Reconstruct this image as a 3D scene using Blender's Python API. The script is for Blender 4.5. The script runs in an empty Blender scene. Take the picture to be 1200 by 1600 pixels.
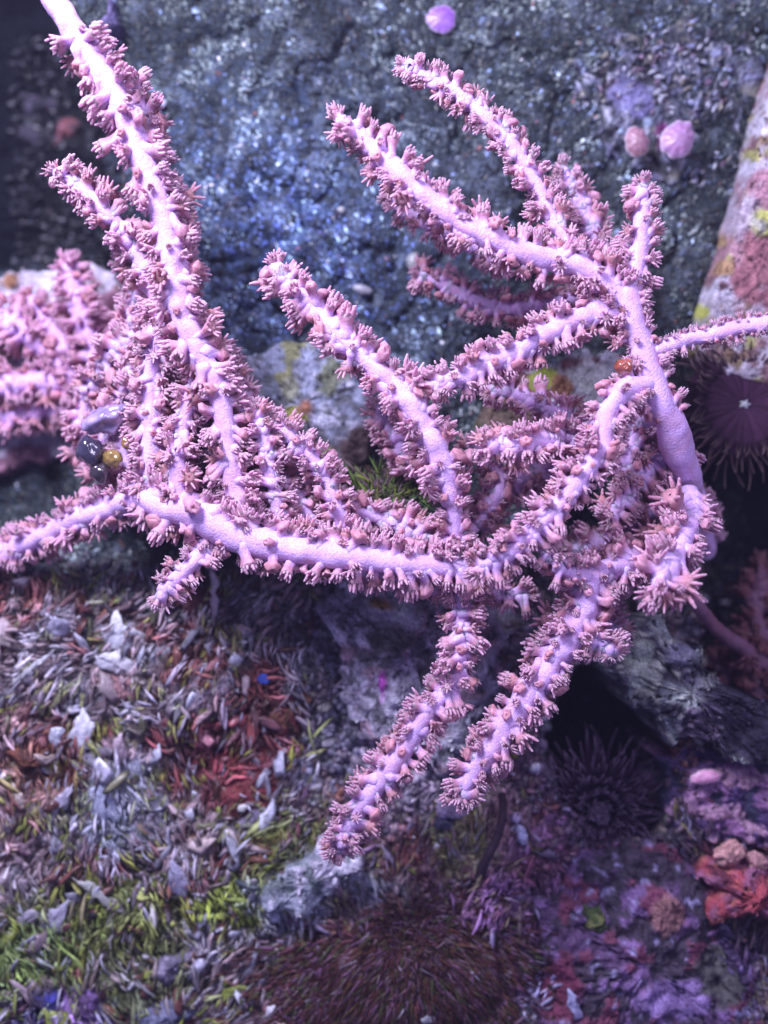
import bpy, math, random
import numpy as np
from mathutils import Matrix, Vector

# ------------------------------------------------------------------ scale
U = 0.00025            # one photograph pixel at the reference height is 0.25 mm
D = 1715.0             # camera height above the reference height, same unit
def W(x, y, z=0.0):    # picture position at a given height -> place in the tank
    k = (D - z) / D
    return np.array([(x - 600.0) * k, -(y - 800.0) * k, z])

random.seed(7); RNG = np.random.default_rng(7)
scene = bpy.context.scene
COL = scene.collection

# ------------------------------------------------------------------ camera
cam = bpy.data.cameras.new('camera'); camo = bpy.data.objects.new('camera', cam)
COL.objects.link(camo); scene.camera = camo
camo.location = (0, 0, D * U)
cam.sensor_fit = 'VERTICAL'; cam.sensor_height = 24.0
cam.lens = 12.0 / (800.0 / D)
cam.clip_start = 0.01; cam.clip_end = 10
cam.dof.use_dof = True
cam.dof.focus_distance = (D - 125) * U
cam.dof.aperture_fstop = cam.lens / 11.0

# ------------------------------------------------------------------ light
world = bpy.data.worlds.new('World'); scene.world = world
world.use_nodes = True
bgn = world.node_tree.nodes['Background']
bgn.inputs[0].default_value = (0.42, 0.38, 0.88, 1); bgn.inputs[1].default_value = 0.36
def lamp(name, loc, tgt, size, power, colr):
    l = bpy.data.lights.new(name, 'AREA'); l.shape = 'DISK'; l.size = size * U
    l.energy = power; l.color = colr
    o = bpy.data.objects.new(name, l); COL.objects.link(o)
    o.location = Vector(loc) * U
    d = Vector(tgt) - Vector(loc)
    o.rotation_euler = d.to_track_quat('-Z', 'Y').to_euler()
    return o
lamp('tank_lamp', (-820, 1400, 1330), (-60, 120, 0), 760, 6.9, (0.77, 0.73, 1.0))
lamp('tank_lamp', (1100, 900, 1700), (100, 100, 0), 600, 1.2, (0.74, 0.66, 1.0))
scene.view_settings.view_transform = 'Standard'
scene.view_settings.look = 'None'
scene.view_settings.exposure = 0.0
scene.view_settings.gamma = 1.0
scene.cycles.max_bounces = 5
scene.cycles.caustics_reflective = False; scene.cycles.caustics_refractive = False

# ------------------------------------------------------------------ noise
def _h(ix, iy, iz, s):
    n = (ix.astype(np.int64) * 374761393 + iy.astype(np.int64) * 668265263 + iz.astype(np.int64) * 2147483647 + s * 974634777) & 0xffffffff
    n = ((n ^ (n >> 13)) * 1274126177) & 0xffffffff
    n = ((n ^ (n >> 16)) * 2246822519) & 0xffffffff
    return ((n ^ (n >> 15)) & 0xffffff) / float(0xffffff)
def noise(P, sc, seed=0):
    p = np.asarray(P, float) / sc
    if p.shape[-1] == 2: p = np.concatenate([p, np.zeros(p.shape[:-1] + (1,))], -1)
    i = np.floor(p); f = p - i; f = f * f * (3 - 2 * f); i = i.astype(np.int64)
    r = 0
    for a in (0, 1):
        for b in (0, 1):
            for c in (0, 1):
                w = (f[..., 0] if a else 1 - f[..., 0]) * (f[..., 1] if b else 1 - f[..., 1]) * (f[..., 2] if c else 1 - f[..., 2])
                r = r + w * _h(i[..., 0] + a, i[..., 1] + b, i[..., 2] + c, seed)
    return r
def fbm(P, sc, seed=0, o=4):
    r = 0; a = 1; t = 0
    for k in range(o):
        r = r + a * noise(P, sc / 2 ** k, seed + 17 * k); t += a; a *= 0.55
    return r / t
def sstep(a, b, x):
    t = np.clip((x - a) / (b - a), 0, 1); return t * t * (3 - 2 * t)

# ------------------------------------------------------------------ meshes
def tris_of(F):
    out = []
    for f in F:
        for k in range(1, len(f) - 1): out.append((f[0], f[k], f[k + 1]))
    return np.array(out, np.int32)
def mesh(name, V, F, mat, col=None, smooth=True):
    V = np.asarray(V, np.float64) * U
    me = bpy.data.meshes.new(name)
    F = np.asarray(F, np.int32)
    n, k = F.shape
    me.vertices.add(len(V)); me.vertices.foreach_set('co', V.astype(np.float32).ravel())
    me.loops.add(n * k); me.loops.foreach_set('vertex_index', F.ravel())
    me.polygons.add(n); me.polygons.foreach_set('loop_start', np.arange(0, n * k, k, dtype=np.int32))
    me.polygons.foreach_set('use_smooth', np.full(n, smooth))
    me.update(calc_edges=True)
    if col is not None:
        c = np.ones((len(V), 4), np.float32); c[:, :3] = np.clip(col, 0, 1)
        at = me.color_attributes.new('Col', 'FLOAT_COLOR', 'POINT'); at.data.foreach_set('color', c.ravel())
    me.materials.append(mat)
    return me
def link(name, me, parent=None, loc=None):
    o = bpy.data.objects.new(name, me); COL.objects.link(o)
    if parent is not None: o.parent = parent
    if loc is not None: o.location = Vector([float(v) for v in loc]) * U
    return o
def tag(o, label=None, cat=None, group=None, kind=None):
    if label: o['label'] = label
    if cat: o['category'] = cat
    if group: o['group'] = group
    if kind: o['kind'] = kind
    return o
def empty(name, loc, label, cat, group=None):
    o = bpy.data.objects.new(name, None); COL.objects.link(o)
    o.empty_display_size = 0.005
    o.location = Vector([float(v) for v in loc]) * U
    return tag(o, label, cat, group)
class Bag:                     # collects triangle pieces with colour into one mesh
    def __init__(s): s.V = []; s.F = []; s.C = []; s.n = 0
    def add(s, V, F, C):
        V = np.asarray(V, float); F = np.asarray(F)
        if F.shape[1] == 4: F = np.concatenate([F[:, [0, 1, 2]], F[:, [0, 2, 3]]])
        s.V.append(V); s.F.append(F + s.n); s.n += len(V)
        C = np.asarray(C, float)
        s.C.append(np.broadcast_to(C, V.shape) if C.ndim == 1 else C)
    def scatter(s, T, F, pos, R, colr):  # template T(n,3), F tris, pos(m,3), R(m,3,3), colr(m,3) or (m,n,3)
        m, n = len(pos), len(T)
        if m == 0: return
        V = np.einsum('mij,nj->mni', R, T) + pos[:, None, :]
        FF = F[None] + (np.arange(m) * n)[:, None, None]
        C = colr if colr.ndim == 3 else np.repeat(colr[:, None, :], n, 1)
        s.add(V.reshape(-1, 3), FF.reshape(-1, 3), C.reshape(-1, 3))
    def build(s, name, mat, parent=None, off=(0, 0, 0), smooth=True):
        V = np.concatenate(s.V) - np.asarray(off, float)
        return link(name, mesh(name, V, np.concatenate(s.F), mat, np.concatenate(s.C), smooth), parent,
                    None if parent is not None else off)
def grid_faces(nu, nv, wrap):     # nu rings of nv points
    i = np.arange(nu - 1)[:, None]; j = np.arange(nv if wrap else nv - 1)[None]
    j2 = (j + 1) % nv
    return np.stack([i * nv + j, i * nv + j2, (i + 1) * nv + j2, (i + 1) * nv + j], -1).reshape(-1, 4)
def spline(pts, step):
    P = np.asarray(pts, float)
    P = np.concatenate([[2 * P[0] - P[1]], P, [2 * P[-1] - P[-2]]])
    out = []
    for k in range(1, len(P) - 2):
        n = max(2, int(np.linalg.norm(P[k + 1, :3] - P[k, :3]) / step))
        t = np.linspace(0, 1, n, endpoint=False)[:, None]
        a, b, c, d = P[k - 1], P[k], P[k + 1], P[k + 2]
        out.append(0.5 * (2 * b + (c - a) * t + (2 * a - 5 * b + 4 * c - d) * t ** 2 + (3 * b - a - 3 * c + d) * t ** 3))
    out.append(P[-2][None])
    return np.concatenate(out)
def frames(P):
    T = np.gradient(P, axis=0); T /= np.linalg.norm(T, axis=1)[:, None] + 1e-9
    up = np.array([0, 0, 1.0])
    B = np.cross(T, up); l = np.linalg.norm(B, axis=1)
    B[l < 0.15] = np.array([1.0, 0, 0]); B /= np.linalg.norm(B, axis=1)[:, None]
    N = np.cross(B, T); N /= np.linalg.norm(N, axis=1)[:, None]
    return T, B, N
def tube(P, r, sides=10, seed=0, rough=0.0, rsc=14):
    T, B, N = frames(P)
    # rounded end
    m = len(P); a = np.linspace(0, 2 * math.pi, sides, endpoint=False)
    ring = P[:, None] + r[:, None, None] * (np.cos(a)[None, :, None] * N[:, None] + np.sin(a)[None, :, None] * B[:, None])
    caps = []
    for f, s in ((0.5, 0.86), (0.86, 0.5), (1.0, 0.08)):
        caps.append((P[-1] + T[-1] * r[-1] * f)[None] + r[-1] * s * (np.cos(a)[:, None] * N[-1] + np.sin(a)[:, None] * B[-1]))
    ring = np.concatenate([ring, np.array(caps)])
    C = np.concatenate([P, np.repeat(P[-1:], 3, 0)])
    if rough:
        nz = fbm(ring, rsc, seed, 3) - 0.5
        d = ring - C[:, None]
        ring = C[:, None] + d * (1 + rough * nz[..., None])
    V = ring.reshape(-1, 3)
    return V, grid_faces(len(ring), sides, True)

# ------------------------------------------------------------------ materials
def mat_attr(name, rough=0.6, var=0.35, vs=18.0, bump=0.3, bs=5.0, sss=0.0, spec=0.4, grain=0.25, gs=3.0, coat=0.0, attr=True, base=(.5, .5, .5)):
    m = bpy.data.materials.new(name); m.use_nodes = True
    nt = m.node_tree; N = nt.nodes; L = nt.links; b = N['Principled BSDF']
    tc = N.new('ShaderNodeTexCoord')
    if attr:
        a = N.new('ShaderNodeAttribute'); a.attribute_name = 'Col'; src = a.outputs['Color']
    else:
        a = N.new('ShaderNodeRGB'); a.outputs[0].default_value = (*base, 1); src = a.outputs[0]
    def nz(scale, det):
        n = N.new('ShaderNodeTexNoise'); n.inputs['Scale'].default_value = 1.0 / (scale * U)
        n.inputs['Detail'].default_value = det; L.new(tc.outputs['Object'], n.inputs['Vector']); return n
    def mulnoise(src, scale, amt, det):
        n = nz(scale, det); mr = N.new('ShaderNodeMapRange')
        mr.inputs['From Min'].default_value = 0.25; mr.inputs['From Max'].default_value = 0.75
        mr.inputs['To Min'].default_value = 1 - amt; mr.inputs['To Max'].default_value = 1 + amt
        L.new(n.outputs['Fac'], mr.inputs['Value'])
        mx = N.new('ShaderNodeVectorMath'); mx.operation = 'SCALE'
        L.new(src, mx.inputs[0]); L.new(mr.outputs['Result'], mx.inputs['Scale']); return mx.outputs[0]
    src = mulnoise(src, vs, var, 4); src = mulnoise(src, gs, grain, 2)
    L.new(src, b.inputs['Base Color'])
    b.inputs['Roughness'].default_value = rough
    b.inputs['Specular IOR Level'].default_value = spec
    if coat: b.inputs['Coat Weight'].default_value = coat; b.inputs['Coat Roughness'].default_value = 0.15
    if sss:
        b.inputs['Subsurface Weight'].default_value = sss
        b.inputs['Subsurface Radius'].default_value = (1.0, 0.6, 0.8)
        b.inputs['Subsurface Scale'].default_value = 11 * U
    if bump:
        n = nz(bs, 3); bp = N.new('ShaderNodeBump'); bp.inputs['Strength'].default_value = bump
        bp.inputs['Distance'].default_value = bs * 0.6 * U
        L.new(n.outputs['Fac'], bp.inputs['Height']); L.new(bp.outputs['Normal'], b.inputs['Normal'])
    return m
M_CORAL = mat_attr('coral_skin', rough=0.55, var=0.10, vs=30, bump=0.8, bs=3.2, sss=0.4, grain=0.22, gs=2.2)
M_POLYP = mat_attr('polyp_flesh', rough=0.5, var=0.22, vs=26, bump=0.5, bs=3.0, sss=0.8, grain=0.22, gs=2.4)
M_ROCK = mat_attr('encrusted_stone', rough=0.75, var=0.45, vs=16, bump=1.0, bs=9.0, grain=0.35, gs=4)
M_BED = mat_attr('tank_bed', spec=.1, rough=0.9, var=0.5, vs=22, bump=1.0, bs=8.0, grain=0.5, gs=4)
M_GRIT = mat_attr('grit', rough=0.45, var=0.3, vs=12, bump=0.4, bs=5, grain=0.3, gs=4, spec=0.6)
M_SHELL = mat_attr('shell', rough=0.38, var=0.28, vs=9, bump=0.5, bs=4, grain=0.25, gs=3, spec=0.55, coat=0.15)
M_WEED = mat_attr('weed', rough=0.5, var=0.4, vs=14, bump=0.2, bs=5, grain=0.2, gs=3)
M_ANEM = mat_attr('anemone_skin', rough=0.8, var=0.3, vs=20, bump=0.3, bs=5, grain=0.2, gs=3, spec=.12)
M_SPONGE = mat_attr('sponge', rough=0.85, var=0.3, vs=14, bump=1.0, bs=7, grain=0.4, gs=4, sss=0.2)
M_GLOSS = mat_attr('wet_gloss', rough=0.18, var=0.6, vs=20, bump=0.05, bs=10, grain=0.05, gs=5, spec=0.8, coat=1.0)

# ------------------------------------------------------------------ tank bed
def pix(P):   # where a place on the bed shows in the picture (used for zoning only)
    k = D / (D - P[..., 2]) if P.shape[-1] == 3 else D / (D + 120)
    return P[..., 0] * k + 600, 800 - P[..., 1] * k
def inpoly(x, y, poly):
    c = np.zeros(x.shape, bool); n = len(poly)
    for i in range(n):
        x1, y1 = poly[i]; x2, y2 = poly[i - 1]
        t = ((y1 > y) != (y2 > y)) & (x < (x2 - x1) * (y - y1) / (y2 - y1 + 1e-9) + x1)
        c ^= t
    return c
def pdist(x, y, poly):  # signed distance, negative inside
    d = np.full(x.shape, 1e9); n = len(poly)
    for i in range(n):
        a = np.array(poly[i - 1], float); b = np.array(poly[i], float); ab = b - a
        t = np.clip(((x - a[0]) * ab[0] + (y - a[1]) * ab[1]) / (ab @ ab), 0, 1)
        d = np.minimum(d, np.hypot(x - a[0] - t * ab[0], y - a[1] - t * ab[1]))
    return np.where(inpoly(x, y, poly), -d, d)
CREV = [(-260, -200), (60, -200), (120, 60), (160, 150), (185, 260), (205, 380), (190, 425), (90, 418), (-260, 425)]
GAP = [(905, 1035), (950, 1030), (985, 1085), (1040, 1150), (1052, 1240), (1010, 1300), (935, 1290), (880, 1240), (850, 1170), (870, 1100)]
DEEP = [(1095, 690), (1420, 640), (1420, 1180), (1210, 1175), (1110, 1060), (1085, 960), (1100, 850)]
def height(x, y):
    P2 = np.stack([x, y], -1)
    w = (fbm(P2, 90, 3, 3) - 0.5) * 60
    xx, yy = x + w, y + (fbm(P2, 90, 9, 3) - 0.5) * 60
    low = sstep(820, 940, yy)
    h = -150 + low * 60
    amp = 26 + 60 * low
    h = h + (fbm(P2, 150, 21, 5) - 0.5) * amp + (1 - low) * ((fbm(P2, 70, 25, 4) - .5) * 46 - 16 * np.exp(-((fbm(P2, 110, 27, 3) - .5) / .03) ** 2)) + (fbm(P2, 22, 5, 3) - 0.5) * (9 + 20 * low)
    h = h - 120 * (1 - sstep(-30, 60, pdist(x, y, [(-400, 380), (200, 380), (215, 560), (190, 720), (120, 800), (-400, 840)])))
    for poly, dep, soft in ((CREV, -430, 34), (GAP, -560, 26), (DEEP, -430, 60)):
        d = pdist(x + w * 0.4, yy * 0.4 + y * 0.6, poly)
        m = 1 - sstep(-soft, soft * 0.3, d)
        h = h * (1 - m) + (dep + (fbm(P2, 60, 31, 4) - 0.5) * 90) * m
    return h
def patch(x, y, c, base, cx, cy, rx, ry, colr, s=1.0, seed=0):
    P2 = np.stack([x, y], -1)
    d = np.hypot((x - cx) / rx, (y - cy) / ry) + (fbm(P2, 36, seed + int(cx), 4) - 0.5) * 1.5
    m = (1 - sstep(0.7, 1.05, d)) * s
    return c * (1 - m[..., None]) + np.asarray(colr) * m[..., None]
def bed_colour(x, y):
    P2 = np.stack([x, y], -1)
    n1 = fbm(P2, 60, 41, 5)[..., None]; n2 = fbm(P2, 26, 51, 4)[..., None]; n3 = fbm(P2, 12, 61, 3)[..., None]
    c = np.array([0.022, 0.030, 0.036]) * (0.5 + n1 * 1.3)
    blue = np.exp(-((x - 400) / 190) ** 2 - ((y - 340) / 190) ** 2)[..., None]
    c = c + blue * np.array([0.05, 0.09, 0.20]) * sstep(0.4, 0.6, n3)
    m = sstep(0.55, 0.68, n2) * 0.5
    c = c * (1 - m) + m * np.array([0.12, 0.15, 0.20])
    low = sstep(850, 930, y)[..., None]
    lc = np.array([0.17, 0.13, 0.14]) * (0.5 + n1)
    t = sstep(0.5, 0.62, n2); lc = lc * (1 - t) + t * np.array([0.24, 0.23, 0.27])
    t = sstep(0.56, 0.66, fbm(P2, 70, 77, 4))[..., None]; lc = lc * (1 - t) + t * np.array([0.16, 0.06, 0.06])
    c = c * (1 - low) + lc * low
    c = c * (1 - 0*low)
    for a in ((360, 1180, 110, 90, (.15, .028, .035)), (440, 1090, 60, 70, (.13, .035, .035)),
              (430, 1300, 90, 70, (.10, .13, .015)), (200, 1420, 130, 80, (.15, .19, .03)), (60, 1490, 120, 90, (.12, .20, .03)), (370, 1400, 50, 60, (.22, .30, .03)), (30, 1250, 60, 110, (.42, .28, .28)), (190, 1250, 70, 90, (.30, .33, .42)),
              (230, 1530, 120, 60, (.09, .12, .04)), (60, 1200, 60, 60, (.16, .07, .04)), (80, 1580, 110, 50, (.06, .06, .22)),
              (120, 1590, 60, 60, (.28, .16, .40)), (530, 1080, 90, 170, (.10, .10, .12)), (640, 960, 100, 70, (.28, .30, .36)),
              (640, 1130, 120, 160, (.30, .26, .33)), (500, 1390, 110, 60, (.30, .34, .42)), (620, 1500, 190, 130, (.09, .035, .03)),
              (760, 1340, 130, 110, (.30, .17, .22)), (720, 1310, 60, 60, (.26, .28, .10)), (860, 1420, 160, 130, (.25, .13, .30)),
              (1000, 1480, 190, 160, (.15, .10, .27)), (850, 1560, 60, 60, (.40, .40, .62)), (900, 1190, 110, 90, (.07, .05, .10)),
              (1080, 1370, 110, 90, (.12, .08, .17)), (900, 1340, 100, 60, (.18, .07, .12))):
        c = patch(x, y, c, None, *a, s=0.8)
    rt = (1 - .45 * sstep(780, 1000, x) * sstep(1150, 1250, y))[..., None]  # light falloff towards the lower right, painted into the bed colour
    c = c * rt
    for poly in (CREV, GAP, DEEP):   # shade of the crevices painted into the bed as near-black
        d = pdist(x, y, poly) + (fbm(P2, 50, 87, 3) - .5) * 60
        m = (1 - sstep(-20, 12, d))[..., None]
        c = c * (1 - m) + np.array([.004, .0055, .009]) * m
    return c
print('bed')
xs = np.concatenate([np.linspace(-1400, -820, 24, endpoint=False), np.arange(-820, 820, 4.5), np.linspace(820, 1400, 24)])
ys = np.concatenate([np.linspace(-1700, -1020, 26, endpoint=False), np.arange(-1020, 1020, 4.5), np.linspace(1020, 1700, 26)])
GX, GY = np.meshgrid(xs, ys, indexing='xy')
kx = D / (D + 120)
def bedz(X, Y):   # height of the bed under a place
    return height(X * kx + 600, 800 - Y * kx)
GZ = bedz(GX, GY)
V = np.stack([GX, GY, GZ], -1)
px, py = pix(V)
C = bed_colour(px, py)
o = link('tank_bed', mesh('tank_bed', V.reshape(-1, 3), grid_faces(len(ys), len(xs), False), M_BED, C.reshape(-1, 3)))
tag(o, kind='structure')

# ------------------------------------------------------------------ pieces: grit, litter
def rand_rot(m):
    q = RNG.normal(size=(m, 4)); q /= np.linalg.norm(q, axis=1)[:, None]
    w, x, y, z = q.T
    return np.stack([np.stack([1 - 2 * (y * y + z * z), 2 * (x * y - z * w), 2 * (x * z + y * w)], -1),
                     np.stack([2 * (x * y + z * w), 1 - 2 * (x * x + z * z), 2 * (y * z - x * w)], -1),
                     np.stack([2 * (x * z - y * w), 2 * (y * z + x * w), 1 - 2 * (x * x + y * y)], -1)], 1)
def octa():
    T = np.array([[1, 0, 0], [-1, 0, 0], [0, 1, 0], [0, -1, 0], [0, 0, 1], [0, 0, -1]], float)
    F = np.array([[0, 2, 4], [2, 1, 4], [1, 3, 4], [3, 0, 4], [2, 0, 5], [1, 2, 5], [3, 1, 5], [0, 3, 5]])
    return T, F
def ico(sub=1):
    t = (1 + 5 ** 0.5) / 2
    v = [(-1, t, 0), (1, t, 0), (-1, -t, 0), (1, -t, 0), (0, -1, t), (0, 1, t), (0, -1, -t), (0, 1, -t), (t, 0, -1), (t, 0, 1), (-t, 0, -1), (-t, 0, 1)]
    f = [(0, 11, 5), (0, 5, 1), (0, 1, 7), (0, 7, 10), (0, 10, 11), (1, 5, 9), (5, 11, 4), (11, 10, 2), (10, 7, 6), (7, 1, 8),
         (3, 9, 4), (3, 4, 2), (3, 2, 6), (3, 6, 8), (3, 8, 9), (4, 9, 5), (2, 4, 11), (6, 2, 10), (8, 6, 7), (9, 8, 1)]
    v = [np.array(a) / np.linalg.norm(a) for a in v]
    for _ in range(sub):
        nf = []; cache = {}
        def mid(a, b):
            k = (min(a, b), max(a, b))
            if k not in cache:
                m = v[a] + v[b]; v.append(m / np.linalg.norm(m)); cache[k] = len(v) - 1
            return cache[k]
        for a, b, c in f:
            ab, bc, ca = mid(a, b), mid(b, c), mid(c, a)
            nf += [(a, ab, ca), (b, bc, ab), (c, ca, bc), (ab, bc, ca)]
        f = nf
    return np.array(v), np.array(f)
def rotz(a):
    c, s = np.cos(a), np.sin(a); z = np.zeros_like(a); o = np.ones_like(a)
    return np.stack([np.stack([c, -s, z], -1), np.stack([s, c, z], -1), np.stack([z, z, o], -1)], 1)
def rotx(a):
    c, s = np.cos(a), np.sin(a); z = np.zeros_like(a); o = np.ones_like(a)
    return np.stack([np.stack([o, z, z], -1), np.stack([z, c, -s], -1), np.stack([z, s, c], -1)], 1)

print('grit')
def spots(n, x0, x1, y0, y1):
    X = RNG.uniform(x0, x1, n); Y = RNG.uniform(y0, y1, n)
    wx = (X - 600) / kx; wy = (800 - Y) / kx
    return X, Y, np.stack([wx, wy, bedz(wx, wy)], -1)
bag = Bag(); T, F = octa()
n = 70000
X, Y, pos = spots(n, -60, 1260, -60, 960)
nb = fbm(np.stack([X, Y], -1), 90, 71, 4)
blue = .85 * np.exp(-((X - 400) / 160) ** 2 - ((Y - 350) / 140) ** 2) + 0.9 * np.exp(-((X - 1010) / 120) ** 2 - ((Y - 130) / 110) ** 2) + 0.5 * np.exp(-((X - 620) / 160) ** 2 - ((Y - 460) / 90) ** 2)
u = RNG.random(n)
cc = np.array([0.045, 0.058, 0.066]) * (0.4 + 1.5 * RNG.random((n, 1))) * (0.5 + nb[:, None])
gm = (u < 0.20 + 0.10 * nb); cc[gm] = np.array([0.12, 0.15, 0.16]) * (0.6 + 0.8 * RNG.random((gm.sum(), 1)))
bm_ = (u < 0.05 + 0.34 * blue) & (RNG.random(n) < .6 + nb - .3); cc[bm_] = np.array([0.20, 0.27, 0.48]) * (0.5 + 0.9 * RNG.random((bm_.sum(), 1)))
wm = (RNG.random(n) < 0.012 + 0.05 * blue); cc[wm] = np.array([0.62, 0.68, 0.80])
rm = (RNG.random(n) < 0.006); cc[rm] = np.array([0.25, 0.10, 0.10])
sz = RNG.uniform(1.6, 4.8, n) * (1 + 0.6 * (RNG.random(n) < 0.06))
sz[wm] *= 0.7
cl = fbm(np.stack([X, Y], -1), 28, 171, 4)
cc *= (0.45 + 1.9 * sstep(.42, .66, cl))[:, None]
big = fbm(np.stack([X, Y], -1), 170, 271, 5)
cc *= (.8 + 1.4 * sstep(.35, .65, big))[:, None]
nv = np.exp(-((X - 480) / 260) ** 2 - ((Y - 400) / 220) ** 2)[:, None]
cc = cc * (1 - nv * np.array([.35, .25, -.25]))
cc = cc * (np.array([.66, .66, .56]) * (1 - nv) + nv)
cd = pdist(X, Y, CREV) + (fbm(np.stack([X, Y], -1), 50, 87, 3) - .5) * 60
cc *= np.where((cd < 0) & ~(wm & (RNG.random(n) < .6)), .10, 1.0)[:, None]  # crevice shade put into the grit colour
cc *= np.where(pdist(X, Y, DEEP) < 0, .2, 1.0)[:, None]  # shade of the deep right side, also put into the grit colour
ang = np.where(X < 700, -0.9, 0.8) + RNG.normal(0, 0.35, n)
R = rotz(ang) @ (rand_rot(n) * 0.35 + np.eye(3)[None] * 0.65)
S = np.stack([sz * RNG.uniform(1.1, 2.2, n), sz * .85, sz * RNG.uniform(.6, 1.1, n)], -1)
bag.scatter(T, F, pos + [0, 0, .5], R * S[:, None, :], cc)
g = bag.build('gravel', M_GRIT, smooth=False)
tag(g, 'fine dark blue-grey grit with pale specks covering the stone behind the coral', 'gravel', kind='stuff')

bag = Bag(); T, F = ico(1)
n = 9000
X, Y, pos = spots(n, 440, 1260, 880, 1660)
keep = ~((X > 620) & (RNG.random(n) < 0.35))
X, Y, pos = X[keep], Y[keep], pos[keep]; n = len(X)
cc = bed_colour(X, Y) * RNG.uniform(0.5, 1.7, (n, 1)) + RNG.uniform(-.02, .02, (n, 3))
dk = (X < 620) & (Y < 1230) & (RNG.random(n) < .6); cc[dk] = np.array([.12, .12, .17]) * RNG.uniform(.5, 2.2, (dk.sum(), 1))
wm = RNG.random(n) < 0.03; cc[wm] = np.array([.55, .55, .66])
sz = RNG.uniform(2.5, 9, n)
S = np.stack([sz * RNG.uniform(1, 1.7, n), sz, sz * RNG.uniform(.5, 1, n)], -1)
bag.scatter(T * (1 + 0.25 * (RNG.random((len(T), 1)) - .5)), F, pos, rand_rot(n) * S[:, None, :], cc)
g = bag.build('pebbles', M_GRIT)
tag(g, 'coarse dark and lilac pebbles packed between the rocks below the coral', 'gravel', kind='stuff')

# flakes: curved pointed shell slivers
def flake():
    us = np.linspace(-1, 1, 6); V = []
    for u_ in us:
        w = 0.34 * (1 - u_ * u_) ** 0.7 + 0.015; z = 0.22 * (1 - u_ * u_)
        V += [(u_, -w, z), (u_, 0, z + 0.09), (u_, w, z - 0.03), (u_, 0, z - 0.06)]
    V = np.array(V); F = grid_faces(6, 4, True)
    return V, np.concatenate([F[:, [0, 1, 2]], F[:, [0, 2, 3]]])
print('litter')
T, F = flake()
def shard(seed, asp):
    r_ = np.random.default_rng(seed); n = 8
    a = np.linspace(0, 2 * math.pi, n, endpoint=False) + r_.uniform(-.3, .3, n)
    rr = r_.uniform(.55, 1.1, n)
    x = np.cos(a) * rr; y = np.sin(a) * rr * asp
    bz = r_.uniform(-.35, .35); z = bz * x * x + r_.uniform(-.1, .1, n)
    V = [np.stack([x, y, z], -1), np.stack([x * .55, y * .55, z * .4 + .10 + r_.uniform(-.05, .05, n)], -1), [[0, 0, .13]],
         np.stack([x * .7, y * .7, z * .8 - .10], -1), [[0, 0, -.10]]]
    V = np.concatenate(V); F = []
    for k in range(n):
        q = (k + 1) % n
        F += [(k, q, n + q), (k, n + q, n + k), (n + k, n + q, 2 * n), (q, k, 2 * n + 1 + k), (q, 2 * n + 1 + k, 2 * n + 1 + q), (2 * n + 1 + q, 2 * n + 1 + k, 3 * n + 1)]
    return V, np.array(F)
SH = [shard(k, a_) for k, a_ in enumerate((.35, .5, .7, .28, .6, .45))] + [flake()]
def mixcol(base, V, n, spread=.35):   # each piece mottled over its own surface
    v = RNG.uniform(1 - spread, 1 + spread, (n, len(V), 1))
    return base[:, None, :] * v
def strew(bag, X, Y, pos, L_, ang, cc, tilt=.6, thick=1.0, types=(0, 1, 2, 3, 4, 5, 6)):
    n = len(X); kind = RNG.choice(types, n)
    R = rotz(ang) @ rotx(RNG.normal(0, tilt, n)) @ (rand_rot(n) * .35 + np.eye(3)[None] * .7)
    S = np.stack([L_, L_ * RNG.uniform(.6, 1.3, n), L_ * thick], -1)
    for k in set(types):
        m = kind == k
        T, F = SH[k]
        bag.scatter(T, F, pos[m], R[m] * S[m][:, None, :], mixcol(cc[m], T, int(m.sum())))
bag = Bag(); n = 4600
X, Y, pos = spots(n, -60, 540, 850, 1660)
keep = (X < 440 + 50 * np.sin(Y / 70)) | (RNG.random(n) < .25)
X, Y, pos = X[keep], Y[keep], pos[keep]; n = len(X); P2 = np.stack([X, Y], -1)
L_ = RNG.uniform(4, 15, n) * np.where(RNG.random(n) < .12, 2.6, 1)
fld = fbm(P2, 140, 91, 3)
ang = 1.2 + (fld - .5) * 6 + RNG.normal(0, .5, n)
cc = bed_colour(X, Y) * (RNG.random((n, 1)) ** 1.5 * 2.6 + .2) + RNG.uniform(0, .03, (n, 3))
u = RNG.random(n); wht = fbm(P2, 60, 95, 3); drk = fbm(P2, 45, 98, 3)
pm = (u < .01 + .28 * sstep(.5, .7, wht)); L_[pm] = np.minimum(L_[pm], 17); cc[pm] = np.array([.44, .43, .50]) * RNG.uniform(.4, 1.5, (pm.sum(), 1))
rm = (u > .92); cc[rm] = np.array([.17, .07, .045]) * RNG.uniform(.3, 1.4, (rm.sum(), 1))
gm = (u > .4) & (u < .62) & (Y > 1230 + 260 * (fbm(P2, 120, 111, 3) - .5)); cc[gm] = np.array([.17, .21, .04]) * RNG.uniform(.3, 1.5, (gm.sum(), 1))
dm = (RNG.random(n) < .6 * sstep(.5, .62, drk)); cc[dm] *= .35
lo = pos + np.stack([0 * X, 0 * X, RNG.uniform(0, 18, n)], -1)
strew(bag, X, Y, lo, L_, ang, cc)
g = bag.build('shell_litter', M_SHELL)
def blade3(segs=3):
    V = []
    for k in range(segs + 1):
        f = k / segs; r_ = .5 * math.sin(math.pi * min(.97, f * .85 + .15)) + .03
        for a in (0, 2.094, 4.189): V.append((f - .5 + 0 * r_, r_ * math.cos(a) * .16, r_ * math.sin(a) * .10 + .12 * math.sin(math.pi * f)))
    F = grid_faces(segs + 1, 3, True)
    return np.array(V), np.concatenate([F[:, [0, 1, 2]], F[:, [0, 2, 3]]])
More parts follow.
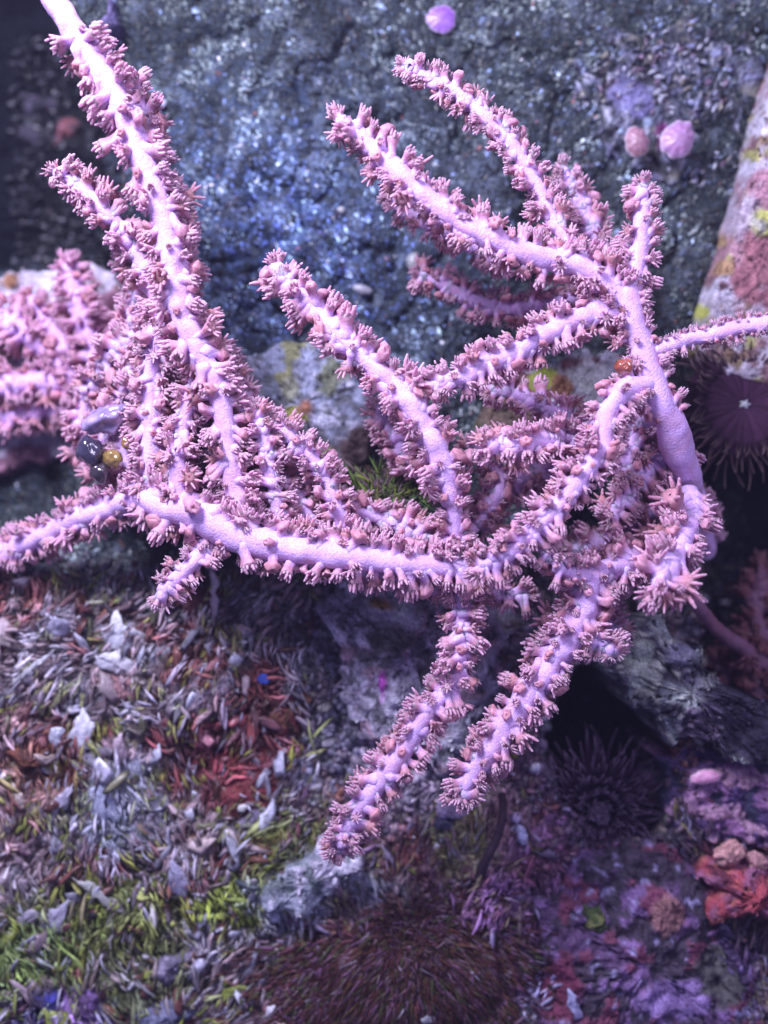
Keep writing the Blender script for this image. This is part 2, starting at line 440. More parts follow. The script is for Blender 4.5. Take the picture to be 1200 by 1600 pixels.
def turf(name, label, n, box, pal, lo_, hi_, mask, base_ang, seed, gain=1.9):
    X, Y, pos = spots(n, *box); P2 = np.stack([X, Y], -1)
    k_ = mask(X, Y, P2) > RNG.random(n) * .6 + .2; X, Y, pos, P2 = X[k_], Y[k_], pos[k_], P2[k_]; n = len(X)
    T, F = blade3(); L_ = RNG.uniform(lo_, hi_, n) * np.where(RNG.random(n) < .14, 2.1, 1)
    clump = noise(P2, 26, seed); clump2 = fbm(P2, 60, seed + 3, 3)
    ang = base_ang + (fbm(P2, 110, seed + 5, 3) - .5) * 5 + (noise(P2, 16, seed + 9) - .5) * 1.2
    cc = bed_colour(X, Y) * gain * (.12 + 1.9 * clump)[:, None]
    pal = np.array(pal); pi_ = np.clip((noise(P2, 22, seed + 31) * len(pal) * 1.15 - .1).astype(int), 0, len(pal) - 1)
    m = (clump2 > .47)[:, None] * .75
    cc = cc * (1 - m) + pal[pi_] * m
    cc = cc * RNG.uniform(.6, 1.4, (n, 1))
    R = rotz(ang) @ rotx(RNG.normal(0, .5, n)) @ (rand_rot(n) * .25 + np.eye(3)[None] * .8)
    bg = Bag(); S = np.stack([L_, L_ * RNG.uniform(.7, 1.8, n), L_ * 1.1], -1)
    bg.scatter(T, F, pos + np.stack([0 * X, 0 * X, RNG.uniform(2, 20, n)], -1), R * S[:, None, :], mixcol(cc, T, n, .2))
    return tag(bg.build(name, M_WEED), label, 'seaweed', kind='stuff')
turf('algae_turf', 'soft streaky turf of whitish, mauve, red-brown and olive algae over the lower left bed', 9500, (-60, 520, 870, 1660),
     [(.58, .55, .62), (.34, .25, .30), (.16, .05, .045), (.24, .26, .05), (.40, .41, .52), (.14, .10, .10), (.28, .35, .05)], 10, 26,
     lambda x, y, p: sstep(560, 420, x + 60 * (fbm(p, 80, 5, 3) - .5)) * sstep(860, 920, y), 1.35, 400)
turf('mauve_turf', 'wispy mauve and purple turf over the rocks at the lower right', 9000, (440, 1260, 1180, 1660),
     [(.26, .14, .26), (.16, .08, .18), (.14, .04, .07), (.20, .19, .07), (.28, .26, .40), (.08, .05, .07)], 8, 26,
     lambda x, y, p: .75 * sstep(1180, 1260, y + 60 * (fbm(p, 80, 5, 3) - .5)) * (1 - .8 * (np.hypot(x - 932, y - 1240) < 110)), -1.1, 430, 1.2)
L2 = Bag(); n = 150; X, Y, pos = spots(n, -20, 440, 930, 1560)
wt = fbm(np.stack([X, Y], -1), 60, 95, 3); L_ = RNG.uniform(20, 42, n)
pal = np.array([(.44, .46, .56), (.30, .30, .38), (.40, .32, .34), (.16, .06, .05), (.14, .14, .08), (.20, .17, .20)])
cc = pal[RNG.integers(0, 6, n)] * RNG.uniform(.5, 1.2, (n, 1))
strew(L2, X, Y, pos + [0, 0, 16], L_, 1.3 + RNG.normal(0, .35, n), cc, tilt=.5, thick=.8, types=(0, 1, 3, 5))
g2 = L2.build('broad_flakes', M_SHELL)
tag(g2, 'broad overlapping grey, cream and brown shell blades in the lower left litter', 'shell litter', kind='stuff')
tag(g, 'tangled litter of small shell flakes and slivers covering the lower left bed', 'shell litter', kind='stuff')

bag = Bag(); n = 1500
X, Y, pos = spots(n, -80, 230, -60, 430)
k_ = pdist(X, Y, CREV) < 4; X, Y, pos = X[k_], Y[k_], pos[k_]; n = len(X)
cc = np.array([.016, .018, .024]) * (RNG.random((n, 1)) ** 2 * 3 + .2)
w_ = RNG.random(n) < .035; cc[w_] = np.array([.40, .46, .56]); sz = RNG.uniform(3, 15, n); sz[w_] *= .4
strew(bag, X, Y, pos + [0, 0, 6], sz, RNG.uniform(-.6, .6, n), cc, thick=1.3)
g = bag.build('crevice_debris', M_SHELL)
tag(g, 'dark debris with a few white specks lying in the crevice at the upper left', 'debris', kind='stuff')
bag = Bag(); n = 1500
X, Y, pos = spots(n, 900, 1190, 20, 300); P2 = np.stack([X, Y], -1)
k_ = fbm(P2, 50, 181, 4) - np.hypot((X - 1045) / 150, (Y - 150) / 130) * .35 > .22
X, Y, pos, P2 = X[k_], Y[k_], pos[k_], P2[k_]; n = len(X)
pal = np.array([(.10, .11, .16), (.03, .035, .05), (.20, .22, .34), (.34, .36, .42), (.16, .15, .12), (.46, .48, .56), (.14, .09, .14)])
cc = pal[RNG.integers(0, 7, n)] * RNG.uniform(.5, 1.3, (n, 1))
strew(bag, X, Y, pos + [0, 0, 14], RNG.uniform(4, 15, n), .8 + RNG.normal(0, .5, n), cc, thick=1.3)
g = bag.build('crust_flakes', M_SHELL)
tag(g, 'grey and violet crust flakes heaped on the outcrop at the upper right', 'shell litter', kind='stuff')
bag = Bag(); n = 3600
X, Y, pos = spots(n, 560, 1260, 1160, 1660); P2 = np.stack([X, Y], -1)
L_ = RNG.uniform(4, 15, n)
ang = -1.0 + (fbm(P2, 140, 99, 3) - .5) * 6 + RNG.normal(0, .5, n)
cc = bed_colour(X, Y) * (RNG.random((n, 1)) ** 1.5 * 2.2 + .15)
hi = RNG.random(n) < .05 * (X < 900); cc[hi] = np.array([.36, .34, .52])
gm = RNG.random(n) < .10 * (X < 820); cc[gm] = np.array([.24, .27, .06]) * RNG.uniform(.4, 1.2, (gm.sum(), 1))
strew(bag, X, Y, pos + [0, 0, 6], L_, ang, cc, thick=1.4)
g = bag.build('crust_flakes', M_SHELL)
tag(g, 'purple and mauve crust flakes over the rock at the lower right', 'shell litter', kind='stuff')

# ------------------------------------------------------------------ rocks
def rock(name, label, cat, outline, ztop, zlow, pal, patches=(), seed=1, amp=26, dome=26, cx=None, cy=None, mat=None, res=6.0, group=None, nsc=70, edge=34, grit=1.0):
    ol = np.array([W(a, b, ztop)[:2] for a, b in outline])
    c = ol.mean(0) if cx is None else W(cx, cy, ztop)[:2]
    closed = np.concatenate([ol, ol[:1]])
    per = np.linalg.norm(np.diff(closed, axis=0), axis=1)
    tt = np.concatenate([[0], np.cumsum(per)]); nt = int(tt[-1] / res)
    s = np.linspace(0, tt[-1], nt, endpoint=False)
    ox = np.interp(s, tt, closed[:, 0]); oy = np.interp(s, tt, closed[:, 1])
    O = np.stack([ox, oy], -1)
    O = O + ((np.stack([fbm(O, 44, seed, 5), fbm(O, 44, seed + 5, 5)], -1)) - .5) * edge * 1.6
    rad = np.linalg.norm(O - c, axis=1).mean(); nr = max(6, int(rad / res))
    rings = []
    for k in range(nr + 1):
        f = (k / nr) ** 0.9 if k else 0.002
        P2 = c + (O - c) * f
        e = f ** 6
        z = ztop + dome * (1 - f ** 2) - dome * .6 * e
        rings.append(np.concatenate([P2, np.full((nt, 1), z)], 1))
    for g_ in (0.06, .15, .3, .55, 1.0):
        P2 = c + (O - c) * (1 + 0.03 * math.sqrt(g_) + .005)
        rings.append(np.concatenate([P2, np.full((nt, 1), ztop - dome * .6 - (ztop - zlow) * g_)], 1))
    V = np.array(rings)
    nn = fbm(V, nsc, seed + 11, 5) - .5
    V[..., 2] += nn * amp * 2
    rid = np.abs(fbm(V, nsc * .5, seed + 13, 3) - .5)
    V[..., 2] -= np.exp(-(rid / .02) ** 2) * amp * .35
    V[..., 2] += (fbm(V, 15, seed + 19, 3) - .5) * amp * .8
    px_, py_ = pix(V)
    P2 = np.stack([px_, py_], -1)
    C = np.zeros(V.shape) + np.array(pal[0])
    for q, (colr, thr, sc) in enumerate(pal[1:]):
        m = sstep(thr, thr + .05, fbm(P2, sc, seed * 3 + q * 29 + 100, 4))[..., None]
        C = C * (1 - m) + np.array(colr) * m; V[..., 2] += m[..., 0] * (3 if q % 2 == 0 else -2)
    for a in patches:
        C2 = patch(px_, py_, C, None, *a); V[..., 2] += np.clip(np.abs(C2 - C).sum(-1) * 12, 0, 5); C = C2
    base = np.array([c[0], c[1], zlow])
    F_ = grid_faces(len(V), nt, True)[:, ::-1]
    o = link(name, mesh(name, V.reshape(-1, 3) - base, F_, mat or M_ROCK, C.reshape(-1, 3)), None, base)
    if grit:
        ng = int(rad * rad * .030 * grit); ri = RNG.integers(1, nr + 4, ng * 2); ti = RNG.integers(0, nt, ng * 2)
        k_ = RNG.random(ng * 2) < (ri / nr); ri = ri[k_][:ng]; ti = ti[k_][:ng]; ng = len(ri)
        gp = V[ri, ti] + RNG.normal(0, 2, (ng, 3)) * [1, 1, .3]; gc = C[ri, ti] * (RNG.random((ng, 1)) ** 1.4 * 2.0 + .15)
        bg_ = Bag(); sz = RNG.uniform(2, 6.5, ng)
        for q in (1, 2, 4):
            m = np.arange(ng) % 3 == (0, 1, 2, 0, 2)[q]
            T_, F2 = SH[q]
            bg_.scatter(T_, F2, gp[m] - base, (rotz(RNG.uniform(0, 6.3, int(m.sum()))) @ (rand_rot(int(m.sum())) * .5 + np.eye(3)[None] * .5)) * (sz[m][:, None, None] * [1, 1, 1.6]), mixcol(gc[m], T_, int(m.sum())))
        q_ = bg_.build('crust_grain', M_ROCK, o); q_.location = (0, 0, 0); tag(q_, kind='stuff')
    return tag(o, label, cat, group)
def mound(name, label, cat, x, y, rx, ry, up, pal, ang=0, seed=0, **k):
    a = np.linspace(0, 6.283, 14, endpoint=False); rr = np.random.default_rng(seed).uniform(.65, 1.15, 14)
    ca, sa = math.cos(ang), math.sin(ang)
    ol = [(x + rx * r_ * math.cos(t) * ca - ry * r_ * math.sin(t) * sa, y + rx * r_ * math.cos(t) * sa + ry * r_ * math.sin(t) * ca) for t, r_ in zip(a, rr)]
    z = gz(x, y) + up
    return rock(name, label, cat, ol, z, z - 40, pal, (), seed=seed + 50, amp=k.pop('amp', 16), dome=k.pop('dome', 12), mat=M_SPONGE, res=5.0, nsc=40, **k)
def gz(x, y):  # bed height below a picture position
    z = -120.0
    for _ in range(6):
        p = W(x, y, z); z = float(bedz(np.array([p[0]]), np.array([p[1]]))[0])
    return z
print('rocks')
PALE = (.52, .50, .60)
rock('encrusted_rock', 'pale rock face with pink, red and yellow crusts and a straight left edge', 'rock',
     [(1238, 60), (1214, 120), (1196, 190), (1178, 270), (1160, 330), (1142, 390), (1124, 440), (1110, 490), (1095, 545), (1135, 580), (1200, 600), (1500, 620), (1500, 20)],
     -60, -200, [(.40,.37,.42), ((.31, .18, .21), .52, 60), ((.30, .30, .11), .60, 30), ((.22, .15, .09), .62, 22), ((.48, .47, .55), .60, 34), ((.16, .09, .10), .60, 24)],
     [(1195, 420, 60, 80, (.26, .11, .13)), (1190, 300, 40, 50, (.32, .17, .21)), (1190, 345, 26, 26, (.36, .38, .10)), (1130, 420, 16, 14, (.30, .19, .10)), (1120, 375, 14, 12, (.34, .24, .12)), (1090, 490, 16, 12, (.42, .46, .10)), (1140, 330, 50, 45, (.46, .45, .54), .6)],
     seed=2, amp=12, dome=3, cx=1290, cy=330, edge=7)
rock('ledge_rock', 'grey-white ledge behind the blurred coral at the left edge', 'rock',
     [(-260, 428), (-80, 424), (0, 424), (60, 420), (120, 419), (172, 424), (195, 480), (205, 570), (170, 660), (60, 720), (-100, 760), (-260, 700)],
     -235, -330, [(.36, .33, .40), ((.50, .48, .56), .5, 40), ((.20, .12, .10), .6, 26), ((.24, .12, .17), .56, 60)],
     [(30, 470, 16, 14, (.30, .40, .06)), (20, 440, 14, 12, (.24, .12, .06)), (135, 495, 20, 10, (.26, .20, .05)), (185, 500, 24, 70, (.10, .03, .06))], seed=5, amp=16, dome=8)
rock('pale_stone', 'blue-white stone with olive blotches between the two coral fans', 'rock',
     [(355, 600), (375, 550), (430, 530), (500, 536), (552, 575), (585, 640), (575, 700), (520, 745), (440, 765), (375, 700)],
     -95, -210, [(.22, .25, .34), ((.40, .42, .52), .5, 30), ((.10, .11, .13), .55, 20), ((.18, .19, .09), .64, 30)],
     [(462, 650, 22, 18, (.30, .32, .08)), (475, 640, 16, 18, (.22, .10, .06)), (450, 610, 26, 20, (.26, .28, .20)), (510, 590, 24, 50, (.12, .14, .09)), (555, 700, 45, 40, (.09, .06, .06))], seed=8, amp=18, dome=12)
rock('mottled_stone', 'grey-green stone with a yellow patch under the upper right branches', 'rock',
     [(770, 600), (850, 560), (930, 545), (990, 560), (985, 640), (930, 720), (860, 760), (780, 720), (740, 660)],
     -70, -200, [(.30, .31, .33), ((.48, .50, .56), .52, 26), ((.16, .07, .08), .58, 30)],
     [(852, 595, 24, 22, (.34, .42, .06)), (880, 605, 24, 20, (.30, .15, .08)), (915, 590, 40, 24, (.46, .50, .48)), (865, 632, 16, 12, (.60, .62, .66)), (740, 640, 50, 45, (.05, .09, .02)), (800, 650, 50, 50, (.10, .07, .05))], seed=11, amp=16, dome=10)
rock('crusted_stone', 'knobbly lilac-grey stone behind the drooping lower branch', 'rock',
     [(500, 960), (540, 925), (620, 905), (690, 915), (770, 930), (800, 1000), (770, 1090), (700, 1200), (600, 1180), (548, 1110), (530, 1030)],
     -45, -180, [(.32, .31, .40), ((.56, .56, .68), .50, 18), ((.14, .14, .17), .55, 14), ((.34, .24, .30), .6, 30)],
     [(600, 960, 50, 26, (.48, .50, .58)), (598, 945, 24, 14, (.26, .16, .05)), (597, 1072, 9, 26, (.55, .10, .55)), (605, 1000, 46, 20, (.13, .13, .13))], seed=14, amp=30, dome=10, edge=60, grit=2.2)
rock('greenish_rock', 'jagged grey-green rock overhanging the black gap at the right', 'rock',
     [(948, 985), (990, 955), (1050, 965), (1095, 1010), (1120, 1065), (1180, 1110), (1240, 1160), (1230, 1210), (1130, 1185), (1060, 1165), (1015, 1115), (985, 1075), (958, 1040)],
     0, -320, [(.14, .16, .18), ((.30, .34, .34), .52, 20), ((.05, .045, .07), .50, 30), ((.46, .48, .42), .64, 10)],
     [(1000, 1050, 34, 46, (.36, .42, .36)), (1160, 1120, 95, 70, (.035, .03, .055)), (1090, 1060, 30, 40, (.07, .06, .10), .7), (1060, 1020, 30, 30, (.20, .20, .28)), (1100, 1130, 40, 30, (.10, .08, .12))], seed=18, amp=36, dome=14, edge=60, nsc=50)
rock('purple_rock', 'dark purple wet rock streaked with pink below the black gap', 'rock',
     [(1030, 1190), (1080, 1165), (1150, 1170), (1260, 1200), (1290, 1300), (1210, 1340), (1120, 1310), (1060, 1270)],
     -70, -260, [(.07, .04, .13), ((.26, .13, .28), .5, 34), ((.03, .03, .07), .55, 26), ((.45, .28, .38), .64, 18)],
     [(1085, 1235, 20, 30, (.38, .22, .36)), (1110, 1270, 60, 12, (.40, .24, .34))], seed=22, amp=26, dome=14)
rock('mauve_rock', 'large mottled mauve rock in the lower right corner', 'rock',
     [(840, 1420), (900, 1360), (980, 1320), (1060, 1330), (1110, 1400), (1120, 1480), (1170, 1540), (1240, 1700), (1000, 1720), (860, 1700), (830, 1560)],
     -70, -220, [(.085, .045, .11), ((.17, .10, .24), .5, 30), ((.04, .03, .05), .52, 40), ((.15, .04, .08), .58, 34), ((.26, .24, .42), .68, 16)],
     [(870, 1540, 40, 50, (.15, .03, .07)), (1060, 1560, 60, 40, (.22, .15, .34)), (1040, 1430, 40, 30, (.24, .12, .12)), (1130, 1520, 40, 60, (.07, .07, .07))], seed=25, amp=28, dome=16)
rock('dark_boulder', 'dark slate boulder at the right of the lower right corner', 'rock',
     [(1110, 1360), (1170, 1300), (1300, 1260), (1360, 1500), (1330, 1700), (1200, 1700), (1150, 1560), (1100, 1470)],
     -120, -260, [(.06, .06, .08), ((.12, .12, .17), .5, 34), ((.04, .05, .04), .55, 30), ((.10, .12, .06), .6, 30)], seed=27, amp=22, dome=10)
rock('bluish_stone', 'small blue-white stone just below the lowest branch tip', 'rock',
     [(425, 1385), (450, 1350), (500, 1325), (535, 1335), (545, 1370), (510, 1400), (470, 1430), (435, 1430)],
     -38, -120, [(.28, .31, .38), ((.52, .50, .60), .52, 18), ((.12, .15, .16), .53, 16)], seed=31, amp=20, dome=8, edge=60, grit=2)
rock('shelly_outcrop', 'rough violet-grey outcrop set with shells at the upper right', 'rock',
     [(905, 130), (940, 70), (1010, 35), (1090, 40), (1150, 60), (1180, 120), (1150, 200), (1110, 240), (1030, 265), (970, 255), (925, 200)],
     -146, -175, [(.07, .08, .11), ((.16, .17, .27), .53, 20), ((.03, .035, .045), .52, 20), ((.40, .42, .50), .66, 12), ((.14, .14, .12), .6, 34)],
     [(1035, 210, 10, 30, (.14, .02, .12)), (1095, 165, 12, 34, (.03, .02, .08)), (985, 150, 34, 30, (.15, .14, .30), .7), (1010, 190, 18, 16, (.26, .33, .44), .8)], seed=35, amp=20, dome=3, edge=90)

def pebble(name, label, cat, x, y, z, rx, ry, rz, colr, mat=None, seed=0, rough=.9, ang=0., sub=3, col2=None, group=None, nsc=.9):
    T, F = ico(sub)
    T = T * (1 + rough * (fbm(T, nsc, seed + 300, 4) - .5))[:, None]
    V = T * [rx, ry, rz]
    c, s = math.cos(ang), math.sin(ang); V = V @ np.array([[c, s, 0], [-s, c, 0], [0, 0, 1]])
    m = sstep(.45, .6, fbm(T, .7, seed + 333, 4))[:, None]
    C = np.array(colr) * (1 - m) + np.array(col2 if col2 is not None else np.array(colr) * .65) * m
    p = W(x, y, z); p[2] = z - rz * .6
    V = V + [0, 0, rz * .6]
    o = link(name, mesh(name, V, F, mat or M_ROCK, C), None, p)
    return tag(o, label, cat, group)
def gpebble(name, label, cat, x, y, rx, ry, rz, colr, lift=0, **k):
    k.setdefault('nsc', .6); return pebble(name, label, cat, x, y, gz(x, y) + rz * .3 + lift, rx, ry, rz, colr, **k)
mound('reddish_pebble', 'dull red pebble in the dark crevice at the upper left', 'pebble', 100, 208, 27, 19, 14, [(.15, .05, .06), ((.07, .04, .05), .5, 18), ((.22, .12, .14), .6, 12)], seed=61)  # the crevice pebbles are coloured darker to stand in for shade
mound('mauve_pebble', 'dim mauve pebble above the red one in the dark crevice', 'pebble', 62, 158, 26, 22, 10, [(.05, .04, .065), ((.02, .02, .03), .5, 18), ((.09, .08, .12), .6, 12)], seed=62)
mound('slate_pebble', 'flat slate pebble left of the red one in the dark crevice', 'pebble', 45, 212, 34, 17, 8, [(.04, .035, .055), ((.015, .015, .02), .5, 18)], seed=63)
mound('violet_chip', 'blue-violet rock chip wedged beside the upper left branch', 'pebble', 172, 42, 22, 46, 20, [(.07, .06, .14), ((.03, .03, .05), .5, 20), ((.14, .12, .24), .6, 12)], seed=64)
gpebble('tan_pebble', 'tan lump above the coral-red sponge, left one', 'pebble', 1140, 1333, 26, 17, 18, (.55, .30, .28), seed=5, ang=.5, lift=40)
gpebble('tan_pebble', 'smaller tan lump above the coral-red sponge, right one', 'pebble', 1182, 1346, 19, 15, 15, (.48, .26, .26), seed=6, ang=-.5, lift=40)
gpebble('dark_pebble', 'round slate-blue pebble under the pale lilac branch end', 'pebble', 692, 1283, 15, 13, 12, (.10, .10, .17), seed=7, lift=22)
gpebble('lilac_pebble', 'lilac-grey lump just above the round slate-blue pebble', 'pebble', 706, 1262, 26, 16, 13, (.42, .36, .52), seed=8, lift=18)
gpebble('blue_pebble', 'oval pale blue pebble right of the dark bent tube', 'pebble', 815, 1305, 10, 17, 9, (.38, .40, .60), seed=9, ang=.4, lift=12)
gpebble('blue_pebble', 'small pale violet pebble near the top of the bent tube', 'pebble', 806, 1278, 10, 9, 8, (.44, .38, .60), seed=10, lift=12)
mound('brown_stone', 'round rust-brown stone near the lower left edge', 'pebble', 50, 1192, 34, 27, 12, [(.14, .05, .03), ((.07, .03, .025), .5, 20), ((.24, .14, .10), .62, 14)], seed=11)
mound('green_sponge', 'small round olive-green sponge in the mauve rock', 'sponge', 935, 1440, 24, 28, 42, [(.05, .08, .02), ((.16, .18, .06), .55, 14), ((.02, .03, .01), .56, 14)], seed=12, amp=8, edge=12)
mound('red_sponge', 'coral-red sponge lump at the lower right edge', 'sponge', 1172, 1396, 66, 54, 46, [(.32, .06, .08), ((.26, .10, .18), .50, 26), ((.42, .14, .12), .58, 16), ((.10, .02, .04), .58, 20)], seed=13, dome=30, amp=34)
mound('dark_red_sponge', 'dark red sponge mound in the shell litter left of the gravel', 'sponge', 388, 1225, 66, 64, 8, [(.15, .02, .03), ((.20, .05, .05), .5, 30), ((.09, .03, .02), .56, 24), ((.16, .10, .12), .66, 14)], seed=14, ang=-.6)
mound('maroon_sponge', 'maroon sponge patch above the dark red mound', 'sponge', 452, 1110, 34, 62, 4, [(.13, .02, .03), ((.15, .06, .04), .5, 30), ((.07, .04, .02), .56, 24)], seed=15, ang=.3)
mound('rust_sponge', 'rust-brown sponge smear under the white shell', 'sponge', 195, 1078, 56, 30, 6, [(.20, .06, .05), ((.26, .14, .15), .5, 26), ((.08, .03, .02), .56, 24)], seed=16, ang=.2)
mound('brown_sponge', 'deep brown-red sponge triangle below the short coral tip', 'sponge', 300, 935, 36, 38, 14, [(.09, .025, .035), ((.12, .06, .06), .55, 24)], seed=17)
mound('grey_sponge', 'grey-lilac fuzzy mound right of the white shell', 'sponge', 325, 1092, 46, 50, 10, [(.18, .14, .17), ((.26, .22, .28), .5, 26), ((.08, .05, .06), .56, 24)], seed=18)
gpebble('blue_chip', 'tiny bright blue chip in the shell litter', 'chip', 412, 1061, 11, 9, 3, (.05, .10, .50), seed=19, lift=14, sub=1, rough=.5)
mound('violet_stone', 'deep blue stone in the bottom left corner', 'pebble', 78, 1572, 40, 26, 8, [(.03, .03, .13), ((.05, .05, .30), .60, 20), ((.04, .03, .06), .5, 20)], seed=20)
mound('lilac_crust', 'lilac crusted lump right of the deep blue stone', 'pebble', 135, 1560, 22, 34, 10, [(.22, .13, .34), ((.36, .28, .46), .54, 12), ((.10, .06, .14), .55, 14)], seed=21, amp=12)
mound('grey_stone', 'slate-blue stone at the bottom between green weeds', 'pebble', 262, 1590, 50, 26, 8, [(.10, .11, .19), ((.16, .17, .26), .55, 20)], seed=22)
mound('ribbed_stone', 'violet-grey rough stone above the bottom weeds', 'pebble', 275, 1505, 46, 24, 12, [(.12, .11, .16), ((.24, .22, .30), .52, 18)], seed=23, ang=-.4)

# ------------------------------------------------------------------ shells
def cap_shell(name, label, x, y, z, rx, ry, h, c1, c2, ang=0, ribs=16, tilt=(0, 0), group=None, cat='shell', point=0.0):
    nr, na = 9, 48; V = []; C = []
    a = np.linspace(0, 2 * math.pi, na, endpoint=False)
    for side in (1, 0):
        for k in range(nr):
            f = 1 - (k / (nr - 1)) if not side else (k / (nr - 1)); f = max(f, .01)
            rib = 1 + .03 * np.cos(a * ribs) * f + .04 * np.sin(a * 3 + x) * f + .03 * np.sin(a * 7 + y) * f
            sh = 1 + point * np.maximum(0, np.cos(a)) ** 3
            X_ = rx * f * rib * sh * np.cos(a) + rx * .10 * (1 - f); Y_ = ry * f * rib * np.sin(a)
            Z_ = h * (1 - f ** 2) * (1 if side else .8) + .8 * np.cos(a * ribs) * f * h * .06 - (0 if side else 2.2)
            V.append(np.stack([X_, Y_, Z_], -1))
            t = .5 + .5 * math.sin(f * 14)
            cc = np.array(c1) * (1 - .5 * t) + np.array(c2) * .5 * t
            rimc = np.array([.8, .78, .85]) if cat == 'shell' and name != 'pale_shell' else np.array([.34, .35, .37])
            cc = cc + (rimc - cc) * (.6 if f > .88 else 0)
            C.append(np.repeat(cc[None], na, 0))
    V = np.array(V).reshape(-1, 3); C = np.array(C).reshape(-1, 3)
    Rm = np.array(Matrix.Rotation(ang, 3, 'Z') @ Matrix.Rotation(tilt[0], 3, 'X') @ Matrix.Rotation(tilt[1], 3, 'Y'))
    V = V @ Rm.T
    o = link(name, mesh(name, V, grid_faces(2 * nr, na, True), M_SHELL, C), None, W(x, y, z))
    return tag(o, label, cat, group)
cap_shell('round_shell', 'round purple ribbed shell with a white rim at the top', 690, 30, gz(690, 30) + 5, 25, 24, 7, (.24, .11, .40), (.15, .04, .26), ribs=13)
cap_shell('limpet_shell', 'pink oval shell with a pale rim on the violet-grey outcrop', 1059, 218, -100, 27, 33, 14, (.36, .22, .40), (.34, .13, .24), ang=-.5, ribs=9)
cap_shell('limpet_shell', 'brownish pink shell left of the pink oval shell', 995, 222, -104, 20, 26, 12, (.30, .15, .18), (.30, .20, .28), ang=.2, ribs=9)
cap_shell('small_shell', 'tiny pale blue shell right of the upper left branch', 250, 159, gz(250, 159) + 3, 12, 9, 5, (.42, .42, .62), (.6, .6, .72))
cap_shell('pale_shell', 'small cream oval shell in the blue grit left of the brown branch', 646, 408, gz(646, 408) + 4, 11, 16, 6, (.20, .22, .22), (.28, .28, .28), ang=-.2)
cap_shell('pale_shell', 'small white chip above the tip of the central branch', 566, 452, gz(566, 452) + 3, 17, 8, 5, (.24, .25, .30), (.3, .3, .34), ang=-.3)
cap_shell('pale_shell', 'small white fleck above the grey oval chip in the blue grit', 533, 328, gz(533, 328) + 3, 7, 6, 4, (.34, .36, .35), (.3, .3, .34))
cap_shell('wet_shell', 'shiny pink and white shell on the dark purple rock', 1103, 1214, -42, 26, 12, 8, (.80, .45, .62), (.75, .20, .45), ang=.15)

def sliver(name, label, pts, z, thick, c, lift=14, cat='shell', group=None, bend=.25, seed=0):
    # a curved plate with thickness from an outline in picture space
    ol = np.array([W(a, b, z)[:2] for a, b in pts]); ctr = ol.mean(0)
    cl = np.concatenate([ol, ol[:1]]); t = np.concatenate([[0], np.cumsum(np.linalg.norm(np.diff(cl, axis=0), axis=1))])
    na = 44; s = np.linspace(0, t[-1], na, endpoint=False)
    O = np.stack([np.interp(s, t, cl[:, 0]), np.interp(s, t, cl[:, 1])], -1)
    O = O + (np.stack([fbm(O, 16, seed + 40, 4), fbm(O, 16, seed + 45, 4)], -1) - .5) * 18
    rings = []
    ax = ol[0] - ctr; L = np.linalg.norm(ax); ax = ax / (L + 1e-9)
    def zz(P): 
        u_ = (P - ctr) @ ax / L; v_ = (P - ctr) @ np.array([-ax[1], ax[0]]) / L
        return lift * (1 - u_ ** 2) * bend * 2 + 12 * u_ - 18 * v_ ** 2 + (fbm(P, 24, seed, 3) - .5) * 9 + np.sin(v_ * 17 + u_ * 4 + seed) * .7 + (fbm(P, 7, seed + 9, 2) - .5) * 3
    for f, dz in ((.01, 0), (.25, 0), (.5, 0), (.75, 0), (.93, 0), (1.0, -thick * .5), (.93, -thick), (.5, -thick), (.01, -thick)):
        P = ctr + (O - ctr) * f; rings.append(np.concatenate([P, (zz(P) + dz)[:, None]], 1))
    V = np.array(rings); base = np.array([ctr[0], ctr[1], z])
    V[..., 2] += 0
    Vv = V.reshape(-1, 3) - [ctr[0], ctr[1], 0]
    C = np.array(c) * (0.75 + .5 * fbm(Vv, 20, seed + 3, 3))[:, None]
    o = link(name, mesh(name, Vv, grid_faces(len(V), na, True)[:, ::-1], M_SHELL, C), None, base)
    return tag(o, label, cat, group)
def gs(name, label, pts, c, lift=14, up=26, **k):
    up = up - 12; c = tuple(v * .85 for v in c)
    a = np.mean(pts, 0); return sliver(name, label, pts, gz(a[0], a[1]) + up, 4, c, lift, **k)
WH = (.74, .76, .86); GR = (.42, .42, .54); CR = (.60, .52, .46)
gs('white_shell', 'large white angular shell fragment, brightest in the litter', [(186, 952), (196, 972), (242, 1002), (214, 1016), (172, 1018), (152, 1012), (162, 980)], (.80, .82, .9), up=30, seed=1)
gs('white_shell', 'dull white ridged shell piece just under the brightest fragment', [(150, 1020), (185, 1016), (216, 1040), (212, 1052), (178, 1052), (150, 1036)], (.66, .66, .72), up=26, seed=2)
gs('white_shell', 'long white blade shell leaning right near the left edge', [(133, 1105), (150, 1130), (145, 1160), (118, 1186), (103, 1176), (108, 1148)], WH, up=34, seed=3)
gs('white_shell', 'small white blade shell left of the long leaning blade', [(92, 1130), (102, 1145), (96, 1168), (82, 1178), (76, 1158), (80, 1138)], (.64, .68, .78), up=30, seed=4)
gs('white_shell', 'pinkish blade shell right of the long leaning blade', [(192, 1145), (202, 1165), (196, 1190), (182, 1200), (175, 1178), (180, 1155)], (.55, .44, .50), up=26, seed=5)
gs('white_shell', 'wide blue-white blade shell standing in the grey litter', [(160, 1206), (172, 1226), (168, 1262), (160, 1296), (142, 1270), (140, 1232)], (.60, .66, .84), up=30, seed=6)
gs('white_shell', 'narrow blue-white blade shell right of the wide one', [(182, 1212), (188, 1238), (184, 1276), (172, 1300), (164, 1268), (172, 1236)], (.56, .62, .76), up=28, seed=7)
